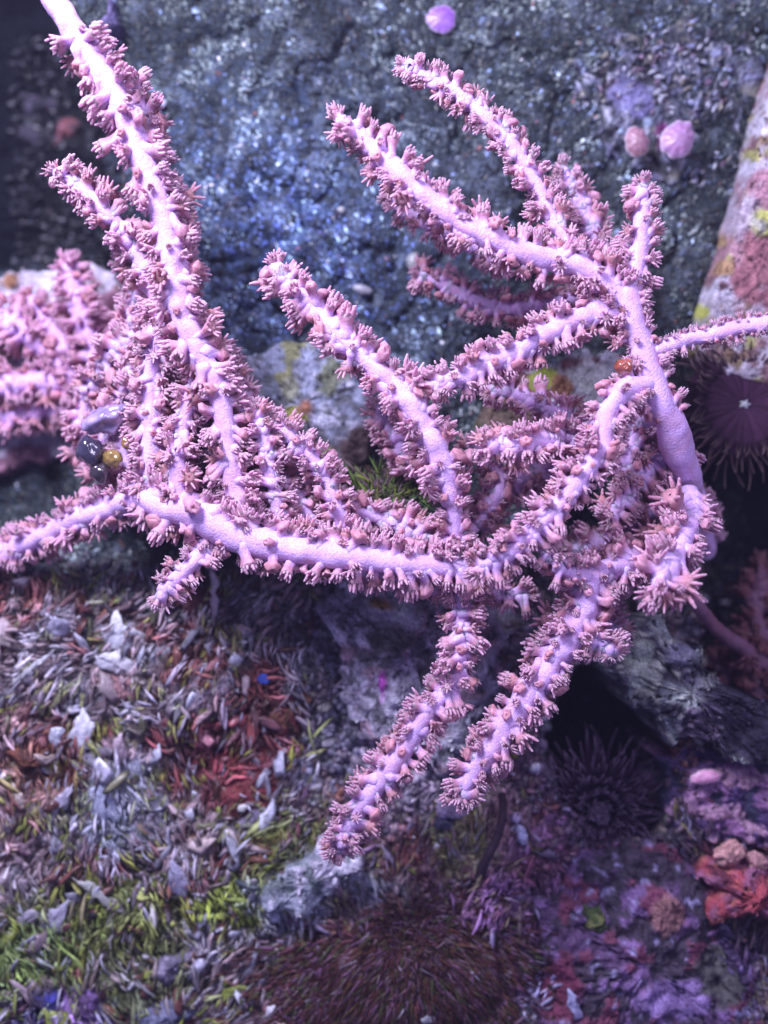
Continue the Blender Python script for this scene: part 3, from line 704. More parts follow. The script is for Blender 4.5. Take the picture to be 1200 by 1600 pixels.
gs('white_shell', 'pale blurred blade below the rust-brown stone', [(120, 1220), (108, 1250), (80, 1290), (66, 1300), (78, 1268), (104, 1232)], (.50, .48, .60), up=24, seed=8)
gs('white_shell', 'thin white sliver standing under the trunk of the left coral', [(332, 880), (340, 900), (338, 940), (334, 985), (329, 960), (330, 910)], (.66, .60, .64), up=40, seed=9)
gs('white_shell', 'grey-blue shell left of the white angular fragment', [(92, 962), (112, 980), (104, 996), (78, 1002), (60, 990), (72, 970)], GR, up=24, seed=10)
gs('white_shell', 'pale dome of shell at the bottom left between weeds', [(110, 1405), (104, 1440), (96, 1460), (66, 1462), (60, 1440), (82, 1418)], (.44, .44, .54), up=24, seed=11)
gs('white_shell', 'long pale rib arching down from the left bottom edge', [(52, 1420), (88, 1406), (50, 1440), (20, 1466), (4, 1470), (22, 1440)], (.40, .38, .44), up=22, seed=12)
gs('white_shell', 'grey plate shell with a pointed top left of the yellow weed', [(272, 1340), (282, 1356), (300, 1380), (288, 1410), (268, 1396), (264, 1362)], (.42, .42, .56), up=24, seed=13)
gs('white_shell', 'arched grey-violet shell rim around the dark red sponge', [(446, 1222), (430, 1256), (390, 1290), (352, 1310), (338, 1340), (342, 1300), (380, 1278), (420, 1240)], (.30, .26, .38), up=22, seed=14)
gs('white_shell', 'thin curved white edge near the left of the litter', [(90, 1015), (60, 1040), (30, 1060), (12, 1074), (28, 1054), (60, 1030)], (.62, .62, .66), up=30, seed=15)
gs('white_shell', 'white glint chip near the left edge under the blurred branch', [(24, 902), (46, 900), (44, 910), (28, 914)], (.85, .84, .84), up=34, seed=16)
gs('cream_shell', 'cream curved shell in the lower left by the brown stone', [(20, 1220), (44, 1244), (70, 1268), (60, 1280), (34, 1266), (16, 1240)], CR, up=22, seed=17)
gs('cream_shell', 'cream shell stump above the rust-brown stone', [(56, 1176), (84, 1180), (92, 1190), (70, 1196), (50, 1190)], (.55, .44, .40), up=34, seed=18)
gs('white_shell', 'white bone-like shell at the foot of the yellow-green weed', [(430, 1566), (424, 1590), (414, 1606), (410, 1590), (418, 1572)], (.74, .74, .80), up=30, seed=19)
gs('white_shell', 'long arched shell rib above the bottom left weeds', [(112, 1368), (150, 1380), (182, 1408), (200, 1440), (176, 1420), (140, 1392)], (.38, .40, .38), up=26, seed=20)
gs('white_shell', 'violet-white shard at the bottom edge on the mauve rock', [(884, 1538), (900, 1552), (912, 1590), (900, 1600), (886, 1570)], (.48, .50, .74), up=60, seed=21)
gs('white_shell', 'white chip on the green mat left of the lowest tip', [(458, 1254), (464, 1262), (458, 1276), (450, 1272)], (.85, .88, .88), up=26, seed=22)
gs('white_shell', 'pale scraps at the bottom edge under the brown anemone', [(655, 1588), (680, 1580), (690, 1592), (664, 1600)], (.40, .42, .46), up=40, seed=23)

# ------------------------------------------------------------------ weeds and fuzz
def blade_tpl(segs=5):
    V = []
    for k in range(segs + 1):
        f = k / segs; r = .5 * (1 - f) ** .6 + .02
        for a in (0, 2.094, 4.189): V.append((r * math.cos(a) * 1.6, r * math.sin(a) * .6, f))
    V = np.array(V); F = grid_faces(segs + 1, 3, True)
    return V, np.concatenate([F[:, [0, 1, 2]], F[:, [0, 2, 3]]])
BT, BF = blade_tpl()
def tuft(name, label, x, y, z, rad, n, L, w, c1, c2, cat='seaweed', lean=(0, 0), spread=.8, mat=None, kind=None, ry=None):
    bag = Bag(); o0 = W(x, y, z); ry = ry or rad
    for k in range(n):
        a = random.uniform(0, 6.283); f = math.sqrt(random.random())
        b = np.array([math.cos(a) * rad * f, math.sin(a) * ry * f, -3])
        d = np.array([math.cos(a) * f * spread + lean[0] + random.gauss(0, .35), math.sin(a) * f * spread + lean[1] + random.gauss(0, .35), random.uniform(.5, 1)])
        d /= np.linalg.norm(d); l = L * random.uniform(.5, 1.2); ww = w * random.uniform(.6, 1.3)
        cv = np.array([random.gauss(0, .3), random.gauss(0, .3), -.25]) * l
        s = np.cross(d, [0, 0, 1.]); s /= np.linalg.norm(s) + 1e-6; t = np.cross(d, s)
        V = b + BT[:, :1] * ww * s + BT[:, 1:2] * ww * t + BT[:, 2:3] * l * d + BT[:, 2:3] ** 2 * cv
        c = np.array(c1) + (np.array(c2) - np.array(c1)) * random.random()
        bag.add(V, BF, c * random.uniform(.7, 1.3))
    o = bag.build(name, mat or M_WEED, None, o0)
    return tag(o, label, cat, kind=kind)
def gt(name, label, x, y, rad, n, L, w, c1, c2, up=0, **k):
    return tuft(name, label, x, y, gz(x, y) + up, rad, n, L, w, c1, c2, **k)
print('weeds')
gt('yellow_weed', 'bright yellow-green weed tuft standing in the lower left', 368, 1392, 26, 120, 44, 4, (.30, .40, .03), (.14, .22, .05), up=10, lean=(0, .5), ry=50)
gt('green_weed', 'olive-yellow weed patch in the lower left litter', 205, 1412, 50, 240, 26, 4, (.22, .26, .02), (.09, .15, .03), up=12)
gt('green_weed', 'deep green weed clump at the left edge near the bottom', 30, 1470, 55, 220, 40, 5, (.05, .13, .02), (.14, .22, .05), up=10)
gt('green_weed', 'olive weed patch at the bottom left of centre', 180, 1530, 40, 160, 30, 4, (.20, .24, .03), (.10, .13, .04), up=10)
gt('yellow_weed', 'yellow-green weed by the white shell at the bottom edge', 410, 1572, 22, 120, 44, 3.5, (.36, .44, .05), (.20, .24, .10), up=14, lean=(.2, .6))
gt('green_mat', 'dark olive mossy mat left of the lowest branch tip', 430, 1300, 62, 620, 15, 3.4, (.06, .09, .01), (.17, .20, .02), up=6, ry=44, kind='stuff')
gt('green_mat', 'dark green moss strip below the olive mat', 345, 1450, 40, 240, 18, 3.4, (.05, .08, .03), (.10, .15, .03), up=8, ry=60, kind='stuff')
gt('green_weed', 'small olive weed below the bright yellow-green tuft', 305, 1555, 26, 120, 24, 4, (.18, .24, .03), (.10, .13, .03), up=12)
gt('green_fuzz', 'grey-green fuzzy tuft hanging under the thick lilac trunk', 400, 905, 42, 420, 26, 2.6, (.13, .16, .11), (.20, .22, .18), up=50, ry=34)
gt('green_fuzz', 'dim green fuzzy tuft at the left edge', 18, 812, 34, 260, 30, 3, (.12, .15, .12), (.18, .20, .16), up=0)
gt('green_fuzz', 'grey-green weed on the dark bed behind the lone left snails', 70, 690, 46, 320, 34, 3, (.08, .09, .06), (.16, .14, .12), up=36)
gt('dark_green_leaf', 'dark green leafy weed in the gap beside the central branch', 735, 645, 46, 240, 32, 8, (.03, .07, .012), (.07, .11, .02), up=110)
gt('olive_leaf', 'olive weed seen through the gaps above the lilac trunk', 440, 790, 60, 260, 26, 9, (.03, .05, .01), (.07, .09, .02), up=10)
gt('olive_leaf', 'olive-brown weed left of the central branch base', 560, 690, 34, 200, 24, 9, (.025, .03, .01), (.03, .018, .015), up=30, ry=60)
gt('green_tuft', 'small yellow-green tuft under the lilac pebble', 730, 1325, 34, 220, 16, 3, (.26, .28, .05), (.12, .15, .04), up=12)
gt('green_tuft', 'tiny yellow weed above the green sponge', 905, 1378, 16, 70, 16, 3, (.26, .28, .05), (.30, .16, .06), up=16)
gt('purple_tuft', 'wispy mauve tuft right of the brown anemone', 800, 1400, 44, 260, 30, 2.6, (.34, .20, .36), (.24, .10, .20), up=14, lean=(.5, -.4))
gt('purple_tuft', 'wispy pink tuft between the bent tube and the dark anemone', 840, 1345, 40, 220, 24, 2.6, (.34, .16, .28), (.26, .10, .18), up=14)
gt('purple_tuft', 'wispy pink arc beneath the shiny pink shell', 1090, 1290, 30, 160, 40, 2.6, (.36, .20, .34), (.30, .14, .24), up=70)
gt('red_fuzz', 'dark red wispy weed over the shell litter', 250, 1120, 60, 260, 26, 3, (.14, .03, .03), (.22, .07, .06), up=16)
gt('brown_fuzz', 'brown tangle at the left edge under the pink mass', 60, 760, 64, 380, 40, 2.6, (.14, .10, .07), (.30, .24, .20), up=30)

# bent tube
P = spline([W(784, 1240, -60), W(786, 1270, -40), W(778, 1305, -36), (*W(764, 1335, -38),)[:3], W(748, 1368, -60)], 5)
V, F = tube(P, np.linspace(6, 8, len(P)), 10, 3, .25)
o = link('bent_tube', mesh('bent_tube', V - P[0], F, M_ANEM, np.array([.05, .03, .05]) * (0.7 + np.zeros((len(V), 1)))), None, P[0])
tag(o, 'dark bent worm tube curving through the yellow-green crust', 'worm tube')

# ------------------------------------------------------------------ anemones
def anemone(label, x, y, z, R, rows, L, w, c_disc, c_t, c_tip, mouth=None, group=None, droop=.35, tiltv=(0, 0), disc=.5, seed=0, dome=.25):
    o0 = W(x, y, z)
    root = empty('sea_anemone', o0, label, 'anemone', group)
    rnd = random.Random(seed)
    # column and disc
    na, prof = 96, [(R * disc * .9, -60), (R * disc * .8, -30), (R * disc * .95, -8), (R * disc, 0), (R * disc * .8, R * dome * .3), (R * disc * .5, R * dome * .42), (R * disc * .25, R * dome * .34), (R * disc * .12, R * dome * .18), (R * disc * .02, R * dome * .1)]
    a = np.linspace(0, 2 * math.pi, na, endpoint=False)
    V = np.array([np.stack([r * np.cos(a), r * np.sin(a), h + (np.cos(a * 32) * r * .02 if h >= 0 else 0 * a)], -1) for r, h in prof])
    C = np.repeat(np.array(c_disc)[None], len(V.reshape(-1, 3)), 0) * np.tile(np.random.default_rng(seed).uniform(.6, 1.4, na), len(prof))[:, None]
    link('oral_disc', mesh('oral_disc', V.reshape(-1, 3), grid_faces(len(prof), na, True), M_ANEM, C), root, (0, 0, 0))
    if mouth:
        T, F = ico(2); T = T * (1 + .3 * np.cos(5 * np.arctan2(T[:, 1], T[:, 0])) + 1.2 * (fbm(T, .4, 9 + seed, 3) - .5))[:, None] * [R * .055, R * .040, 3] + [0, 0, R * dome * .22]
        link('mouth', mesh('mouth', T, F, M_ANEM, np.array(mouth) * np.ones((len(T), 3))), root, (0, 0, 0))
    bag = Bag()
    for q in range(rows):
        n = int(40 + 16 * q); rr = R * disc * (1.0 - .17 * q)
        for k in range(n):
            th = 6.283 * (k + rnd.random() * .8) / n; l = L * rnd.uniform(.75, 1.15) * (1 - .10 * q)
            el = .25 + .25 * q + rnd.gauss(0, .12)
            d = np.array([math.cos(th) * math.cos(el), math.sin(th) * math.cos(el), math.sin(el)])
            side = np.array([-math.sin(th), math.cos(th), 0]) * rnd.gauss(0, .25)
            t = np.linspace(0, 1, 7)[:, None]
            Pt = np.array([math.cos(th) * rr, math.sin(th) * rr, 2 + 3 * q]) + d * l * t + (side + [tiltv[0], tiltv[1], -droop]) * l * t ** 2
            r = w * (1 - .72 * t[:, 0]) * rnd.uniform(.8, 1.2)
            V, F = tube(Pt, r, 5)
            f = np.concatenate([t[:, 0], [1, 1, 1]])
            f = np.repeat(f, 5)[:, None]; m = f ** 2.5
            cc = np.array(c_t) * rnd.uniform(.6, 1.4)
            tip = np.array(c_tip) * rnd.uniform(.5, 1.2)
            bag.add(V, F, cc * (1 - m) + tip * m)
    t_ = bag.build('tentacles', M_ANEM, root); t_.location = (0, 0, 0); tag(t_, kind='stuff')
    return root
print('anemones')
def fixoff(b): return b
anemone('dark purple sea anemone with a white starry mouth at the right edge', 1162, 632, -70, 132, 3, 44, 2.8, (.045, .018, .040), (.035, .016, .030), (.26, .19, .17), mouth=(.50, .54, .54), seed=1, disc=.72, dome=.2)
anemone('near-black purple sea anemone with pale lower tentacle tips and a tiny white mouth', 932, 1262, -115, 165, 7, 56, 2.8, (.016, .007, .022), (.022, .008, .026), (.20, .15, .24), mouth=(.20, .28, .26), seed=2, dome=.2)
o0 = W(645, 1515, -72)
root = empty('sea_anemone', o0, 'big brown sea anemone with fine drooping hair-like tentacles at the bottom', 'anemone')
T, F = ico(4); T = T * (1 + .5 * (fbm(T, .7, 77, 4) - .5))[:, None] * [130, 90, 24] - [0, 0, 12]
link('column', mesh('column', T, F, M_ANEM, np.array([.030, .012, .012]) * np.ones((len(T), 3))), root, (0, 0, 0))
bag = Bag(); rnd = random.Random(5)
for k in range(9500):
    a = rnd.uniform(0, 6.283); f = math.sqrt(rnd.random())
    wob = 1 + .30 * math.sin(a * 2 + 1) + .22 * math.sin(a * 3 + 4) + .14 * math.sin(a * 7)
    f = f * abs(rnd.gauss(1, .3)) * wob
    b = np.array([math.cos(a) * 138 * f, math.sin(a) * 96 * f, 34 * math.sqrt(max(0, 1 - min(1, f * f) * .95)) - 4])
    d = np.array([b[0] * .012 + rnd.gauss(0, .5), (b[1] - 90) * .012 + rnd.gauss(0, .25), rnd.uniform(.1, .6)]) + [.25 * math.sin(b[0] * .03 + b[1] * .02), .35 * math.cos(b[0] * .025), 0]; d /= np.linalg.norm(d)
    l = rnd.uniform(9, 30); cv = np.array([rnd.gauss(0, .2), rnd.gauss(0, .2) - .2, -.3]) * l
    s_ = np.cross(d, [0, 0, 1.]); s_ /= np.linalg.norm(s_) + 1e-6; t_ = np.cross(d, s_); ww = rnd.uniform(1.6, 4.2)
    V = b + BT[:, :1] * ww * s_ + BT[:, 1:2] * ww * 1.6 * t_ + BT[:, 2:3] * l * d + BT[:, 2:3] ** 2 * cv
    pal = np.array(rnd.choice([(.090, .032, .030), (.065, .026, .018), (.10, .040, .050), (.05, .02, .022), (.080, .050, .025), (.15, .10, .12), (.06, .07, .03), (.14, .07, .13)]))
    if rnd.random() < .012: pal = np.array([.32, .28, .34])
    bag.add(V, BF, pal * rnd.uniform(.5, 1.5))
t_ = bag.build('tentacles', M_ANEM, root); t_.location = (0, 0, 0); tag(t_, kind='stuff')

# ------------------------------------------------------------------ glossy snails
def bead(name, label, x, y, z, r, sx, c, cat='snail', ang=0, k=.7):
    T, F = ico(3); T = T * (1 + k * (fbm(T, .9, int(x), 3) - .5))[:, None] * [r * sx, r, r * .9]
    ca, sa = math.cos(ang), math.sin(ang); T = T @ np.array([[ca, sa, 0], [-sa, ca, 0], [0, 0, 1]])
    o = link(name, mesh(name, T + [0, 0, r * .5], F, M_GLOSS, np.array(c) * np.ones((len(T), 3))), None, W(x, y, z - r * .5))
    return tag(o, label, cat)
bead('glossy_snail', 'large glossy blue-black snail beside the amber beads', 144, 706, 60, 25, .8, (.04, .035, .07), ang=.3)
bead('glossy_snail', 'small glossy black snail just under the large one', 158, 738, 58, 17, .8, (.04, .03, .04), ang=.3)
bead('amber_bead', 'round amber bead in front of the glossy snails', 180, 718, 62, 16, .95, (.26, .17, .05))
bead('amber_bead', 'smaller amber bead above and right of the round one', 202, 692, 56, 13, .9, (.24, .14, .04))
bead('lilac_bead', 'shiny pale lilac blob above the glossy snails', 168, 655, 52, 20, 1.5, (.36, .28, .50), ang=.5, k=1.4)
bead('red_bead', 'small rust-red blob lodged at the fork of the right trunk', 974, 573, 150, 12, 1.1, (.34, .09, .05))

# ------------------------------------------------------------------ coral
C_SKIN = np.array([.68, .47, .82]); SALMON = np.array([.46, .215, .235]); LILAC = np.array([.54, .285, .37])
def polyp(kind, seed):
    """one polyp: stalk with a flared foot, swollen head, eight tentacles"""
    r = random.Random(seed * 7 + 1); Vs = []; Fs = []; Cs = []; n0 = 0
    mixp = (0.0, .35, .85, 1.0)[seed % 4]
    C_HEAD = SALMON * (1 - mixp) + LILAC * mixp; C_TIP = C_HEAD * .5 + np.array([.58, .37, .50]) * .5
    na = 10; a = np.linspace(0, 2 * math.pi, na, endpoint=False)
    hl = r.uniform(15, 27); hr = r.uniform(9.0, 13.0)
    bend = r.uniform(-6, 6)
    prof = [(5, -14), (11.5, -6), (8.8, 1), (7.2, 5), (6.8, hl * .45), (hr * .8, hl * .66), (hr, hl * .86), (hr * .92, hl), (hr * .5, hl + 1.5), (hr * .1, hl)]
    if kind == 'closed': prof = prof[:5] + [(hr * .80, hl * .7), (hr * .98, hl * .86), (hr * .9, hl * .98), (hr * .55, hl + 5), (hr * .3, hl + 4), (hr * .05, hl + 2)]
    R_ = []
    for rr, h in prof:
        k = max(0, h) / hl
        lob = 1 + (.16 if kind == 'closed' else .05) * np.cos(5 * a) * (k > .6) + .14 * np.cos(2 * a + seed) + .08 * np.cos(3 * a + seed * 2)
        R_.append(np.stack([rr * lob * np.cos(a) + bend * k * k, rr * lob * np.sin(a), np.full(na, h)], -1))
    V = np.array(R_).reshape(-1, 3); F = grid_faces(len(prof), na, True)
    Vs.append(V); Fs.append(F); n0 = len(V)
    t = sstep(.05, .65, np.clip(V[:, 2] / hl, 0, 1))[:, None]
    c = C_SKIN * (1 - t) + C_HEAD * t
    Cs.append(c)
    if kind != 'closed':
        for k in range(8):
            th = 2 * math.pi * (k + r.uniform(-.2, .2)) / 8
            sp = (r.uniform(.1, .75) if kind == 'half' else r.uniform(.7, 1.15))
            l = r.uniform(6, 14) if kind == 'half' else r.uniform(9, 15)
            d = np.array([math.cos(th) * math.sin(sp), math.sin(th) * math.sin(sp), math.cos(sp)])
            cur = (np.array([-math.cos(th), -math.sin(th), .5]) if kind == 'half' else np.array([0, 0, .8])) * r.uniform(-.1, .35)
            tt = np.linspace(0, 1, 5)[:, None]
            P = np.array([math.cos(th) * hr * .72 + bend, math.sin(th) * hr * .72, hl - 2]) + d * l * tt + cur * l * tt ** 2
            rad = np.array([3.6, 3.0, 3.3, 2.5, 2.0]) * r.uniform(.66, .9)
            V, F = tube(P, rad, 5)
            Vs.append(V); Fs.append(F + n0); n0 += len(V)
            m = np.repeat(np.concatenate([tt[:, 0], [1, 1, 1]]), 5)[:, None]
            Cs.append(C_HEAD * (1 - m) + C_TIP * m)
    return np.concatenate(Vs), np.concatenate(Fs), np.concatenate(Cs)
KINDS_ = ['half', 'closed', 'half', 'half', 'open', 'half', 'closed', 'half', 'half', 'open', 'half', 'open']
BACK_ = [0, 1, 4, 5, 8, 9]; FRONT_ = [2, 3, 6, 7, 10, 11, 3, 7, 1]  # back polyps coloured as shaded salmon, front ones as lit lilac
PT = [polyp(k, 100 + i) for i, k in enumerate(KINDS_)]
PM = [mesh('polyp', v, f, M_POLYP, c) for v, f, c in PT]
PTT = [(v, np.concatenate([f[:, [0, 1, 2]], f[:, [0, 2, 3]]]), c) for v, f, c in PT]

def colony(name, label, base, branches, seed, limit=300, group=None, cat='coral', tint=(1, 1, 1)):
    """branches: list of dict(p=[(x,y,z,r)...], s=polyp scale, d=density, skip=(a,b) fraction without polyps)"""
    rnd = random.Random(seed); o0 = W(*base)
    root = empty(name, o0, label, cat, group)
    allp = []
    tinted = tuple(tint) != (1, 1, 1)
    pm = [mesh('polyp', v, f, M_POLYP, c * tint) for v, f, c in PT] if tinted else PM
    for bi, b in enumerate(branches):
        pts = np.array([[*W(x, y, z), r] for x, y, z, r in b['p']])
        S = spline(pts, 5.0); P = S[:, :3]; r = S[:, 3]
        # gentle wander
        tarr = np.linspace(0, 1, len(P)); SK = .84
        P = P + (np.stack([fbm(P, 60, seed + bi, 2), fbm(P, 60, seed + bi + 7, 2), fbm(P, 60, seed + bi + 9, 2)], -1) - .5) * 8 * np.sin(tarr * math.pi)[:, None]
        r = r * b.get('rk', .76 if r.max() < 26 else .80)
        V, F = tube(P, r, 16, seed + bi, .7 if r.max() < 22 else .34, 20)
        Cc = C_SKIN * (0.93 + .14 * fbm(V, 40, seed, 2))[:, None]
        pk = sstep(.52, .64, fbm(V, 22, seed + 3, 3))[:, None] * .45
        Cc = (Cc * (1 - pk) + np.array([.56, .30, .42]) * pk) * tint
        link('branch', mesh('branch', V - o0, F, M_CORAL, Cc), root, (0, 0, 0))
        T, B, N = frames(P)
        seg = np.concatenate([[0], np.cumsum(np.linalg.norm(np.diff(P, axis=0), axis=1))])
        Lt = seg[-1]; sc = b.get('s', 1.0) * .80; den = b.get('d', 1.0)
        sk0, sk1 = b.get('skip', (-1, -1))
        rows = b.get('rows', (-125, -88, -58, 58, 88, 125, 175))
        front = b.get('front', .35)
        for row in rows + ((0,) if front else ()):
            stp = 29 * sc / den
            if row == 0: stp /= max(front, .01) * .8
            s = rnd.uniform(4, stp)
            while s < Lt:
                if not (sk0 < s / Lt < sk1):
                    i = min(int(np.searchsorted(seg, s)), len(P) - 1)
                    ph = math.radians(row + rnd.gauss(0, 12) if row else rnd.uniform(-42, 42))
                    rad = math.cos(ph) * N[i] + math.sin(ph) * B[i]
                    d = rad + T[i] * rnd.uniform(-.05, .55) + np.array([rnd.gauss(0, .32) for _ in range(3)])
                    d /= np.linalg.norm(d)
                    sca = sc * rnd.choice((.7, .85, 1.0, 1.0, 1.15, 1.3)) * rnd.uniform(.9, 1.1)
                    if abs(math.degrees(ph)) < 45: sca *= .66
                    allp.append((P[i] + rad * r[i] * .80, d, sca, rnd.choice(BACK_ if abs(row) > 100 and rnd.random() < .85 or rnd.random() < .12 else FRONT_), rnd.uniform(0, 6.28)))
                s += stp * rnd.uniform(.75, 1.3)
        for k in range(5):   # cluster at the tip
            if b.get('notip'): break
            d = T[-1] + np.array([rnd.gauss(0, .6) for _ in range(3)]); d /= np.linalg.norm(d)
            allp.append((P[-1] + d * r[-1] * .4, d, sc * rnd.uniform(.7, 1.05), rnd.choice([2, 3, 7, 10, 11, 4]), rnd.uniform(0, 6.28)))
    allp.sort(key=lambda q: -(q[0][2] + 60 * q[2] + 40 * q[1][2]))
    def basis(d, tw):
        z = Vector(d); x = z.orthogonal().normalized(); y = z.cross(x)
        M = Matrix((x, y, z)).transposed(); return M @ Matrix.Rotation(tw, 3, 'Z')
    bags = Bag(); cnt = 0
    for k, (p, d, sca, kd, tw) in enumerate(allp):
        M = basis(d, tw)
        if k < limit:
            o = bpy.data.objects.new('polyp', pm[kd]); COL.objects.link(o); o.parent = root
            o.matrix_local = Matrix.Translation(Vector(p - o0) * U) @ M.to_4x4() @ Matrix.Diagonal((sca, sca, sca * rnd.uniform(.85, 1.2), 1))
        else:
            v, f, c = PTT[kd]
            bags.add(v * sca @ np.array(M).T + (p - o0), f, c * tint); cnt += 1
    if cnt:
        t_ = bags.build('polyps', M_POLYP, root); t_.location = (0, 0, 0); tag(t_, kind='stuff')
    print(name, 'polyps', len(allp))
    return root
print('corals')
A = [
 dict(p=[(1100, 860, -150, 26), (1090, 800, -60, 26), (1072, 745, 40, 27), (1057, 690, 90, 31), (1036, 640, 115, 29), (1016, 590, 125, 26), (1002, 540, 128, 24), (986, 500, 130, 26), (980, 465, 130, 27), (992, 420, 130, 20), (1002, 370, 130, 17), (1003, 325, 132, 13), (1006, 292, 134, 8)], s=.8, skip=(.22, .50), front=.3),
 dict(p=[(985, 480, 130, 22), (930, 428, 138, 20), (880, 408, 142, 21), (820, 396, 148, 21), (762, 370, 152, 21), (710, 342, 156, 21), (665, 310, 158, 20), (625, 272, 160, 19), (590, 240, 160, 17), (560, 207, 160, 14), (534, 188, 160, 9)], s=.95, front=.4),
 dict(p=[(935, 430, 120, 14), (888, 378, 112, 13), (856, 330, 110, 14), (832, 275, 112, 15), (800, 228, 116, 15), (760, 184, 118, 14), (715, 148, 118, 12), (672, 122, 120, 10), (636, 104, 120, 7)], s=.85),
 dict(p=[(945, 462, 60, 16), (850, 476, 10, 15), (790, 484, -6, 14), (735, 468, -10, 13), (690, 444, -10, 11), (660, 432, -10, 8)], s=.85),
 dict(p=[(850, 410, 70, 12), (780, 400, 40, 12), (710, 370, 30, 12), (640, 335, 20, 10), (610, 315, 20, 7)], s=.85, d=.8),
 dict(p=[(960, 420, 60, 13), (930, 370, 30, 14), (905, 310, 20, 12), (880, 265, 20, 9)], s=1.0),
 dict(p=[(978, 480, 130, 20), (910, 496, 134, 20), (860, 520, 138, 19), (800, 552, 142, 18), (742, 580, 146, 17), (700, 595, 148, 14), (668, 604, 150, 10)], s=.9, front=.45),
 dict(p=[(1018, 600, 125, 22), (975, 608, 150, 20), (948, 645, 160, 18), (938, 700, 164, 18), (908, 750, 166, 18), (872, 790, 168, 17), (832, 832, 170, 17), (795, 862, 170, 16), (755, 886, 170, 13)], s=.95, front=.7),
 dict(p=[(1020, 548, 128, 14), (1080, 530, 134, 13), (1130, 516, 140, 14), (1180, 507, 150, 14), (1260, 495, 160, 14)], s=.45, d=.8, front=.2, notip=True),
 dict(p=[(1075, 765, 60, 20), (1078, 810, 90, 20), (1060, 865, 150, 20), (1036, 890, 190, 18), (1030, 915, 200, 12)], s=1.35, front=.6),
 dict(p=[(1085, 800, -60, 24), (1030, 850, 40, 20), (980, 880, 90, 20), (925, 905, 118, 22), (912, 960, 118, 25), (880, 1010, 116, 26), (845, 1060, 112, 25), (805, 1115, 108, 24), (775, 1160, 104, 22), (745, 1200, 100, 18), (722, 1236, 100, 12)], s=1.1, front=1.5, d=1.1),
 dict(p=[(900, 985, 118, 14), (935, 1005, 125, 11), (958, 1018, 130, 8)], s=.9),
 dict(p=[(918, 900, 130, 14), (880, 890, 150, 10), (850, 860, 160, 7)], s=.9, front=.3),
 dict(p=[(945, 650, 60, 14), (900, 680, 60, 13), (850, 690, 100, 14), (800, 698, 130, 14), (766, 696, 140, 9)], s=1.05, front=.6),
 dict(p=[(930, 700, 60, 13), (880, 650, 40, 13), (820, 620, 50, 12), (770, 610, 60, 9)], s=.95),
 dict(p=[(1060, 700, 30, 14), (1030, 715, 50, 14), (1005, 740, 60, 13), (985, 770, 60, 12), (955, 805, 60, 10)], s=1.0),
 dict(p=[(1040, 650, 30, 14), (1000, 665, 50, 14), (985, 700, 60, 13), (975, 740, 60, 12)], s=1.0, d=1.1),
 dict(p=[(1080, 760, -10, 14), (1020, 800, 20, 16), (960, 840, 20, 15), (900, 860, 10, 12)], s=1.15),
 dict(p=[(900, 780, 60, 14), (850, 740, 20, 14), (800, 760, 10, 13), (760, 800, 10, 12)], s=1.05),
 dict(p=[(980, 860, 30, 14), (940, 930, 30, 14), (960, 990, 30, 12)], s=1.1),
]
colony('right_coral', 'lilac-pink branching soft coral with a thick smooth trunk at the right', (1100, 860, -150), A, 11)
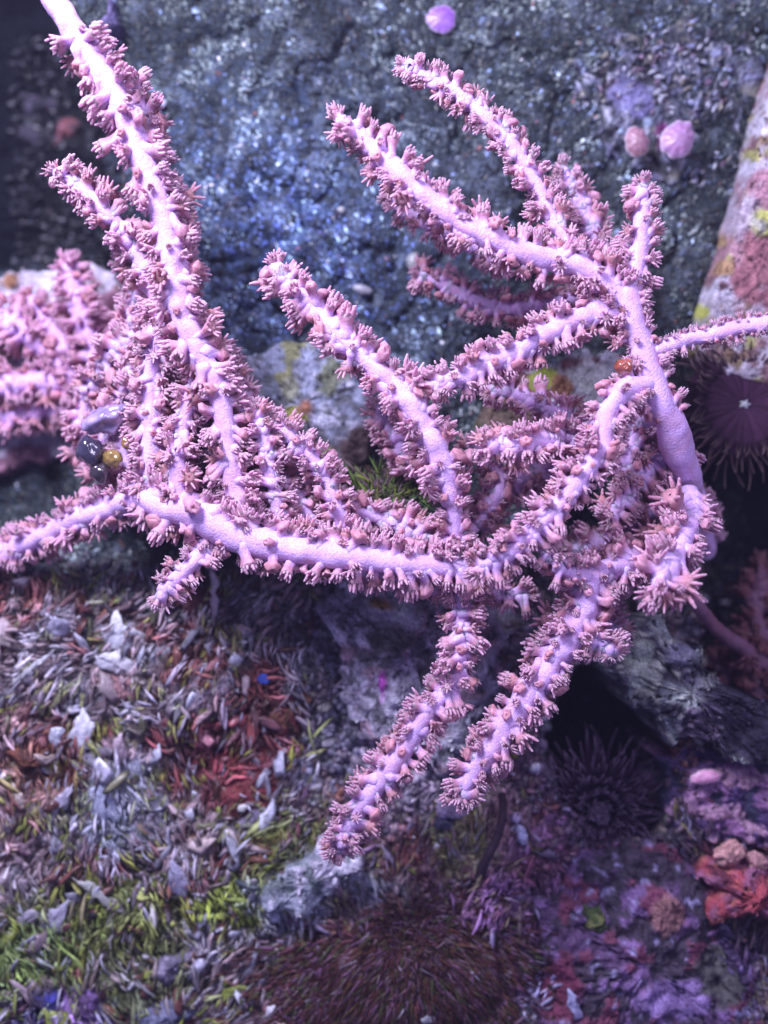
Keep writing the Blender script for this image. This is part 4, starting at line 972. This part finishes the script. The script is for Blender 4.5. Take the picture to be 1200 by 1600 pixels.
B = [
 dict(p=[(190, 700, -150, 24), (200, 740, -20, 26), (228, 772, 70, 26), (262, 792, 100, 28), (310, 806, 116, 31), (360, 834, 120, 30), (420, 852, 122, 28), (480, 862, 124, 27), (550, 871, 124, 26), (620, 879, 122, 22), (680, 885, 118, 19), (745, 890, 116, 14)], s=1.1, skip=(-1, .12), front=.3, rows=(-118, -90, -66, 66, 90, 118), d=1.15),
 dict(p=[(700, 885, 100, 12), (712, 830, 110, 13), (700, 760, 130, 17), (682, 705, 140, 21), (652, 645, 146, 22), (612, 600, 146, 20), (565, 557, 140, 18), (525, 520, 136, 17), (485, 475, 132, 15), (452, 442, 130, 12), (430, 420, 130, 7)], s=1.05, front=.45),
 dict(p=[(712, 888, 100, 12), (720, 950, 92, 13), (722, 1010, 88, 14), (705, 1070, 84, 14), (668, 1112, 80, 18), (640, 1160, 76, 20), (602, 1210, 72, 20), (562, 1262, 66, 17), (540, 1300, 60, 13), (526, 1326, 56, 8)], s=1.0, front=.8),
 dict(p=[(60, -60, 190, 22), (84, -5, 185, 22), (112, 42, 180, 22), (150, 100, 174, 21), (186, 162, 168, 21), (216, 230, 162, 22), (241, 300, 156, 22), (262, 370, 150, 23), (276, 440, 144, 24), (288, 500, 140, 23), (310, 545, 134, 21), (335, 592, 130, 20), (350, 650, 126, 20), (357, 705, 122, 18), (368, 765, 118, 19), (388, 830, 114, 20)], s=1.1, skip=(-1, .12), front=.32, notip=True),
 dict(p=[(322, 558, 110, 12), (302, 610, 112, 13), (287, 660, 112, 13), (277, 720, 112, 15), (282, 785, 104, 16)], s=.9, front=.3, notip=True),
 dict(p=[(440, 850, 100, 13), (435, 800, 110, 12), (424, 740, 118, 12), (414, 690, 120, 11), (402, 648, 122, 7)], s=.9, front=.3),
 dict(p=[(545, 862, 90, 14), (525, 790, 100, 13), (495, 725, 108, 12), (455, 685, 112, 12), (430, 660, 112, 8)], s=.95, front=.5),
 dict(p=[(252, 480, 60, 16), (230, 425, 70, 16), (200, 372, 80, 14), (165, 330, 86, 13), (130, 297, 90, 12), (95, 272, 92, 8)], s=.95),
 dict(p=[(228, 772, 70, 22), (175, 792, 40, 20), (110, 815, 0, 20), (60, 842, -30, 20), (-20, 876, -60, 20), (-90, 900, -70, 18)], s=1.05, front=.5),
 dict(p=[(335, 840, 100, 17), (305, 872, 118, 15), (275, 902, 124, 14), (250, 930, 126, 9)], s=.8, d=.7, front=.3),
 dict(p=[(262, 480, 100, 18), (246, 540, 90, 18), (236, 610, 86, 18), (234, 690, 84, 18), (240, 770, 80, 18)], s=1.0, front=.7, notip=True),
 dict(p=[(300, 500, 60, 14), (330, 560, 50, 14), (380, 620, 40, 14), (420, 700, 30, 14), (460, 780, 30, 14)], s=1.1),
 dict(p=[(300, 790, 40, 14), (330, 720, 40, 14), (320, 640, 30, 14), (290, 560, 30, 14)], s=1.1),
 dict(p=[(230, 780, 30, 14), (200, 720, 30, 14), (190, 650, 30, 14), (200, 580, 30, 12)], s=1.1),
 dict(p=[(470, 850, 50, 13), (500, 800, 50, 13), (560, 800, 60, 13), (620, 820, 60, 13), (670, 840, 70, 10)], s=1.0),
 dict(p=[(400, 840, 50, 13), (470, 760, 40, 13), (440, 700, 40, 10)], s=1.0),
 dict(p=[(710, 760, 40, 13), (660, 740, 30, 12), (620, 690, 30, 12), (595, 640, 30, 12)], s=1.0),
 dict(p=[(715, 850, 40, 13), (760, 800, 30, 13), (780, 740, 30, 13), (740, 700, 30, 12)], s=1.0),
 dict(p=[(560, 880, 60, 13), (640, 905, 50, 13), (740, 920, 40, 12), (820, 930, 40, 10)], s=1.0, d=.8),
 dict(p=[(250, 260, 60, 12), (225, 180, 80, 12), (205, 130, 90, 8)], s=.9),
 dict(p=[(285, 460, 60, 13), (275, 370, 60, 13), (265, 290, 60, 10)], s=1.05),
 dict(p=[(340, 800, 10, 13), (370, 740, 10, 13), (370, 680, 10, 12), (350, 620, 10, 12)], s=1.1, front=1),
 dict(p=[(500, 860, 20, 13), (520, 800, 20, 13), (500, 750, 20, 12), (470, 720, 20, 10)], s=1.1, front=1),
 dict(p=[(240, 760, 0, 13), (260, 700, 0, 13), (250, 640, 0, 12), (260, 560, 0, 12), (250, 500, 10, 12)], s=1.1, front=1),
 dict(p=[(420, 860, 20, 13), (400, 790, 20, 13), (430, 740, 10, 12), (440, 690, 10, 10)], s=1.1, front=1),
 dict(p=[(200, 600, -10, 13), (205, 520, -10, 13), (215, 440, 0, 12), (205, 390, 10, 10)], s=1.1, front=1),
 dict(p=[(200, 770, 0, 13), (160, 740, -10, 12), (170, 690, -20, 12), (150, 640, -40, 12)], s=1.1, front=1),
 dict(p=[(360, 760, 70, 11), (330, 700, 70, 11), (315, 650, 70, 9)], s=.85, front=.8),
 dict(p=[(300, 560, 80, 11), (262, 590, 70, 11), (215, 610, 50, 10), (180, 620, 20, 9)], s=.95, front=.8),
 dict(p=[(250, 700, 60, 11), (215, 670, 40, 11), (175, 665, 20, 9)], s=.95, front=.8),
 dict(p=[(424, 745, 80, 11), (450, 760, 80, 10), (480, 800, 80, 10), (500, 840, 80, 10)], s=.85, front=.8),
 dict(p=[(345, 600, 70, 11), (375, 640, 70, 11), (390, 700, 70, 11), (400, 760, 70, 10)], s=.85, front=.8),
 dict(p=[(225, 520, 40, 12), (170, 560, 0, 11), (130, 640, -40, 11), (140, 720, -40, 11)], s=1.0, front=.9),
 dict(p=[(620, 880, 30, 13), (600, 830, 30, 12), (570, 790, 20, 10)], s=1.0, front=1),
]
colony('left_coral', 'lilac-pink branching soft coral with a thick trunk across the middle', (190, 700, -150), B, 23)
Cb = [
 dict(p=[(150, 690, -260, 18), (170, 620, -190, 20), (150, 560, -160, 20), (128, 500, -150, 18), (115, 450, -150, 16), (112, 415, -150, 12)], s=1.15, front=.7),
 dict(p=[(160, 640, -190, 20), (110, 600, -170, 20), (60, 595, -160, 20), (0, 606, -150, 18)], s=1.15, front=.7),
 dict(p=[(130, 610, -180, 20), (70, 550, -160, 20), (20, 505, -140, 20), (-40, 470, -140, 18)], s=1.15, front=.7),
 dict(p=[(120, 560, -160, 16), (70, 500, -160, 14), (50, 470, -160, 10)], s=1.1, front=.6),
 dict(p=[(170, 640, -190, 16), (195, 560, -160, 16), (190, 500, -150, 12)], s=1.15, front=.6),
 dict(p=[(150, 660, -190, 16), (90, 640, -180, 14), (30, 650, -180, 12), (-40, 640, -180, 12)], s=1.1, front=.6),
]
colony('blurred_coral', 'out-of-focus pink coral clump behind the left branches at the left edge', (150, 690, -260), Cb, 37, tint=(1.0, .94, .98))
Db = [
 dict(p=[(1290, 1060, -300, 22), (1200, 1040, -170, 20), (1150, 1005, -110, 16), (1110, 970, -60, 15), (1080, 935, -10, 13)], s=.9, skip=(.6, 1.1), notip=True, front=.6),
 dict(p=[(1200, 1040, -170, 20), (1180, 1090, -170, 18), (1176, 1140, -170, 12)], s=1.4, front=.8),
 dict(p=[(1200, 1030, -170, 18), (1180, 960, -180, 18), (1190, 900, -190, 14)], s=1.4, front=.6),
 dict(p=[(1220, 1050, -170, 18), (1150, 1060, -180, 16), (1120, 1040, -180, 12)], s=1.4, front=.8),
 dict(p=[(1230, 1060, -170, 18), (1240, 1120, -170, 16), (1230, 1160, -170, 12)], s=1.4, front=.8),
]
colony('shade_tinted_coral', 'dim brownish coral at the right edge, shade tinted into its colour', (1290, 1060, -300), Db, 41, tint=(.34, .25, .22))  # dark brown tint puts the shade into the coral's colour
w_ = bpy.data.materials.new('sea_water'); w_.use_nodes = True; nt = w_.node_tree
nt.nodes.remove(nt.nodes['Principled BSDF'])
pv = nt.nodes.new('ShaderNodeVolumePrincipled'); pv.inputs['Color'].default_value = (.66, .64, 1, 1)
pv.inputs['Density'].default_value = 0.035
nt.links.new(pv.outputs['Volume'], nt.nodes['Material Output'].inputs['Volume'])
X0, Y0, Z0, Z1 = 1500., 1800., -1000., 1780.
V = np.array([(x, y, z) for x in (-X0, X0) for y in (-Y0, Y0) for z in (Z0, Z1)])
F = [(0, 1, 3, 2), (4, 6, 7, 5), (0, 4, 5, 1), (2, 3, 7, 6), (0, 2, 6, 4), (1, 5, 7, 3)]
hz = link('haze', mesh('haze', V, F, w_, smooth=False)); tag(hz, kind='stuff')
print('done')
